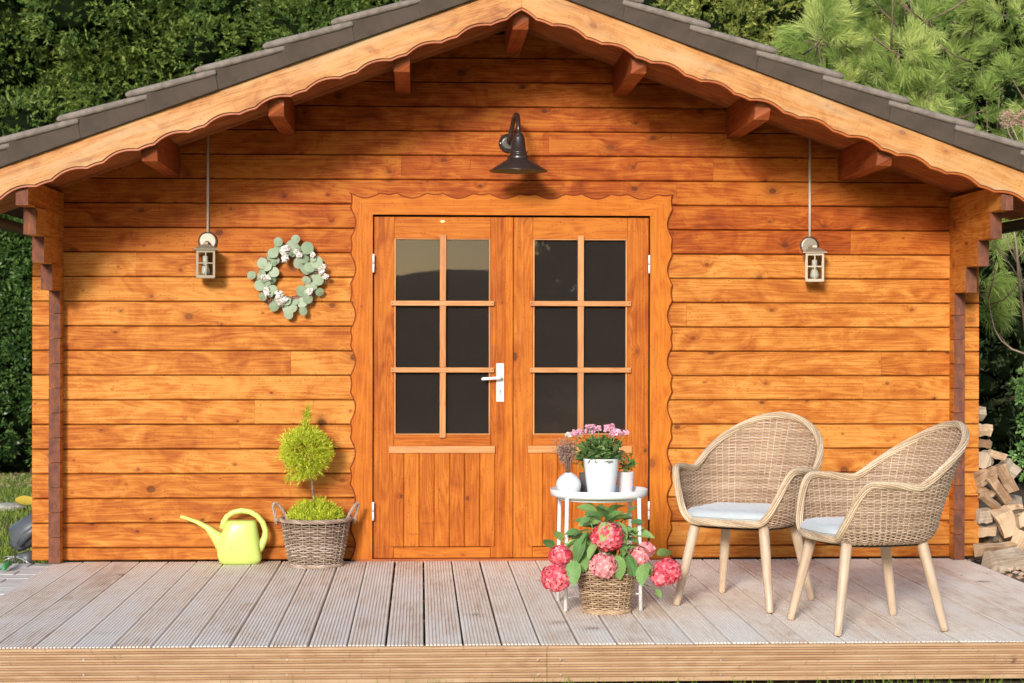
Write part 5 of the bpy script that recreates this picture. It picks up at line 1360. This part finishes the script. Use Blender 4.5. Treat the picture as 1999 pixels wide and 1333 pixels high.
# small green shoots low right
lsr = empty('leafy_shoots', (3.75, 1.6, -.04), 0, 'bright green leafy shoots at the right edge above the woodpile', 'shrub'); Lr = [(tuple(at(2003+dx, py, 1.6)-lsr.location), .055) for dx, py in ((0, 735), (8, 800), (-2, 760), (2, 820), (10, 770), (0, 880), (12, 910))]
V, v = spray_cloud(Lr, 1500, .03, .016, 6, .04); link('leaves', quads_mesh('leaves', V, v), M['hleaf'], lsr)
m = MB(); m.tube([(.2, .1, 0), (.15, .05, .5), (.1, 0, 1.1)], [.02, .014, .006], 7); m.build('stem', M['bark'], lsr)

# ------------------------------------------------------------------ garden behind the camera, seen mirrored in the panes, and an added sky-blocking belt
def blob_tree(name, label, x, y, w, z0, z1, cat='tree'):
    root = empty(name, (x, y, -.17), 0, label, cat); L = [((random.uniform(-1, 1)*w, random.uniform(-.4, .6), random.uniform(z0, z1)), random.uniform(.35, .7)) for _ in range(90)]
    Q = [(c, r) for c, r in L]; V, v = spray_cloud([((c[0], -c[1], c[2]), r) for c, r in Q], 26, .10, .05, 6, .16, front=False)
    link('crown', quads_mesh('crown', V, v), M['yew'], root); core_mesh([((c[0], -c[1], c[2]), r) for c, r in Q], .75).build('gap_shade_core', M['yewcore'], root)['kind'] = 'stuff'
    m = MB(); m.tube([(0, 0, 0), (0, 0, z1*.7)], [.18, .08], 8); m.build('trunk', M['bark'], root)
blob_tree('garden_tree', 'rounded garden tree opposite the cabin, mirrored in the right panes', 4.4, -23, 2.4, .8, 4.3)
blob_tree('garden_tree', 'low bushy tree opposite the cabin, mirrored in the lower panes', -.9, -24, 2.9, .2, 1.7)
Lw = []  # tree belt added to keep low sky off the eaves, open towards the sun
for az0, az1, n_, dist, hh in ((-82, -34, 70, 22, 8.5), (10, 82, 95, 22, 8.5), (-34, -5, 34, 23, 3.2)):
    for _ in range(n_):
        a = math.radians(random.uniform(az0, az1)); d_ = dist+random.uniform(-2, 3); Lw.append(((math.sin(a)*d_, -8-math.cos(a)*d_, random.uniform(.5, hh)), random.uniform(1.1, 2.)))
V, v = spray_cloud(Lw, 9, .22, .12, 5, .3, front=False); wl = link('sky_blocker_trees', quads_mesh('sky_blocker_trees', V, v), M['yew']); tag(wl, 'dark belt of unseen trees added to block low sky opposite the cabin', 'trees', kind='stuff')
wc_ = core_mesh(Lw, .85).build('gap_shade_core', M['yewcore'], wl); wc_['kind'] = 'stuff'
mb = MB(); N = 48; rings_ = 12; vs = [(0, 0, 3.9)]; fs = []
for i in range(1, rings_+1):
    k = i/rings_; 
    for j_ in range(N): a = 2*math.pi*j_/N; vs.append((11*k*math.cos(a), 9*k*math.sin(a), 4.0*max(0, math.cos(k*math.pi/2))**.8-.1+random.uniform(-.05, .05)))
fs = [(0, 1+j_, 1+(j_+1) % N) for j_ in range(N)]+[(1+(i-1)*N+j_, 1+i*N+j_, 1+i*N+(j_+1) % N, 1+(i-1)*N+(j_+1) % N) for i in range(1, rings_) for j_ in range(N)]
mb.add(vs, fs, 0, True); tag(mb.build('hill', M['ground'], None, Matrix.Translation((1.5, -58, -.2))), kind='structure')
gl = empty('garden_lamp_post', (2.12, -14.2, -.17), 0, 'white garden lamp post mirrored in the right door panes', 'lamp post')
m = MB(); m.lathe([(.05, 0), (.05, .1), (.025, .14), (.022, 1.75), (.03, 1.77)], 16); m.build('post', M['white'], gl)
m = MB(); m.lathe([(.03, 1.77), (.05, 1.8), (.075, 1.98), (.0, 1.98)], 8, smooth=False); m.build('lantern_glass', M['clear'], gl)
m = MB(); m.lathe([(.10, 1.98), (.105, 1.99), (.05, 2.05), (.02, 2.08), (.012, 2.13), (0., 2.15)], 8, smooth=False); m.build('cap', M['white'], gl)
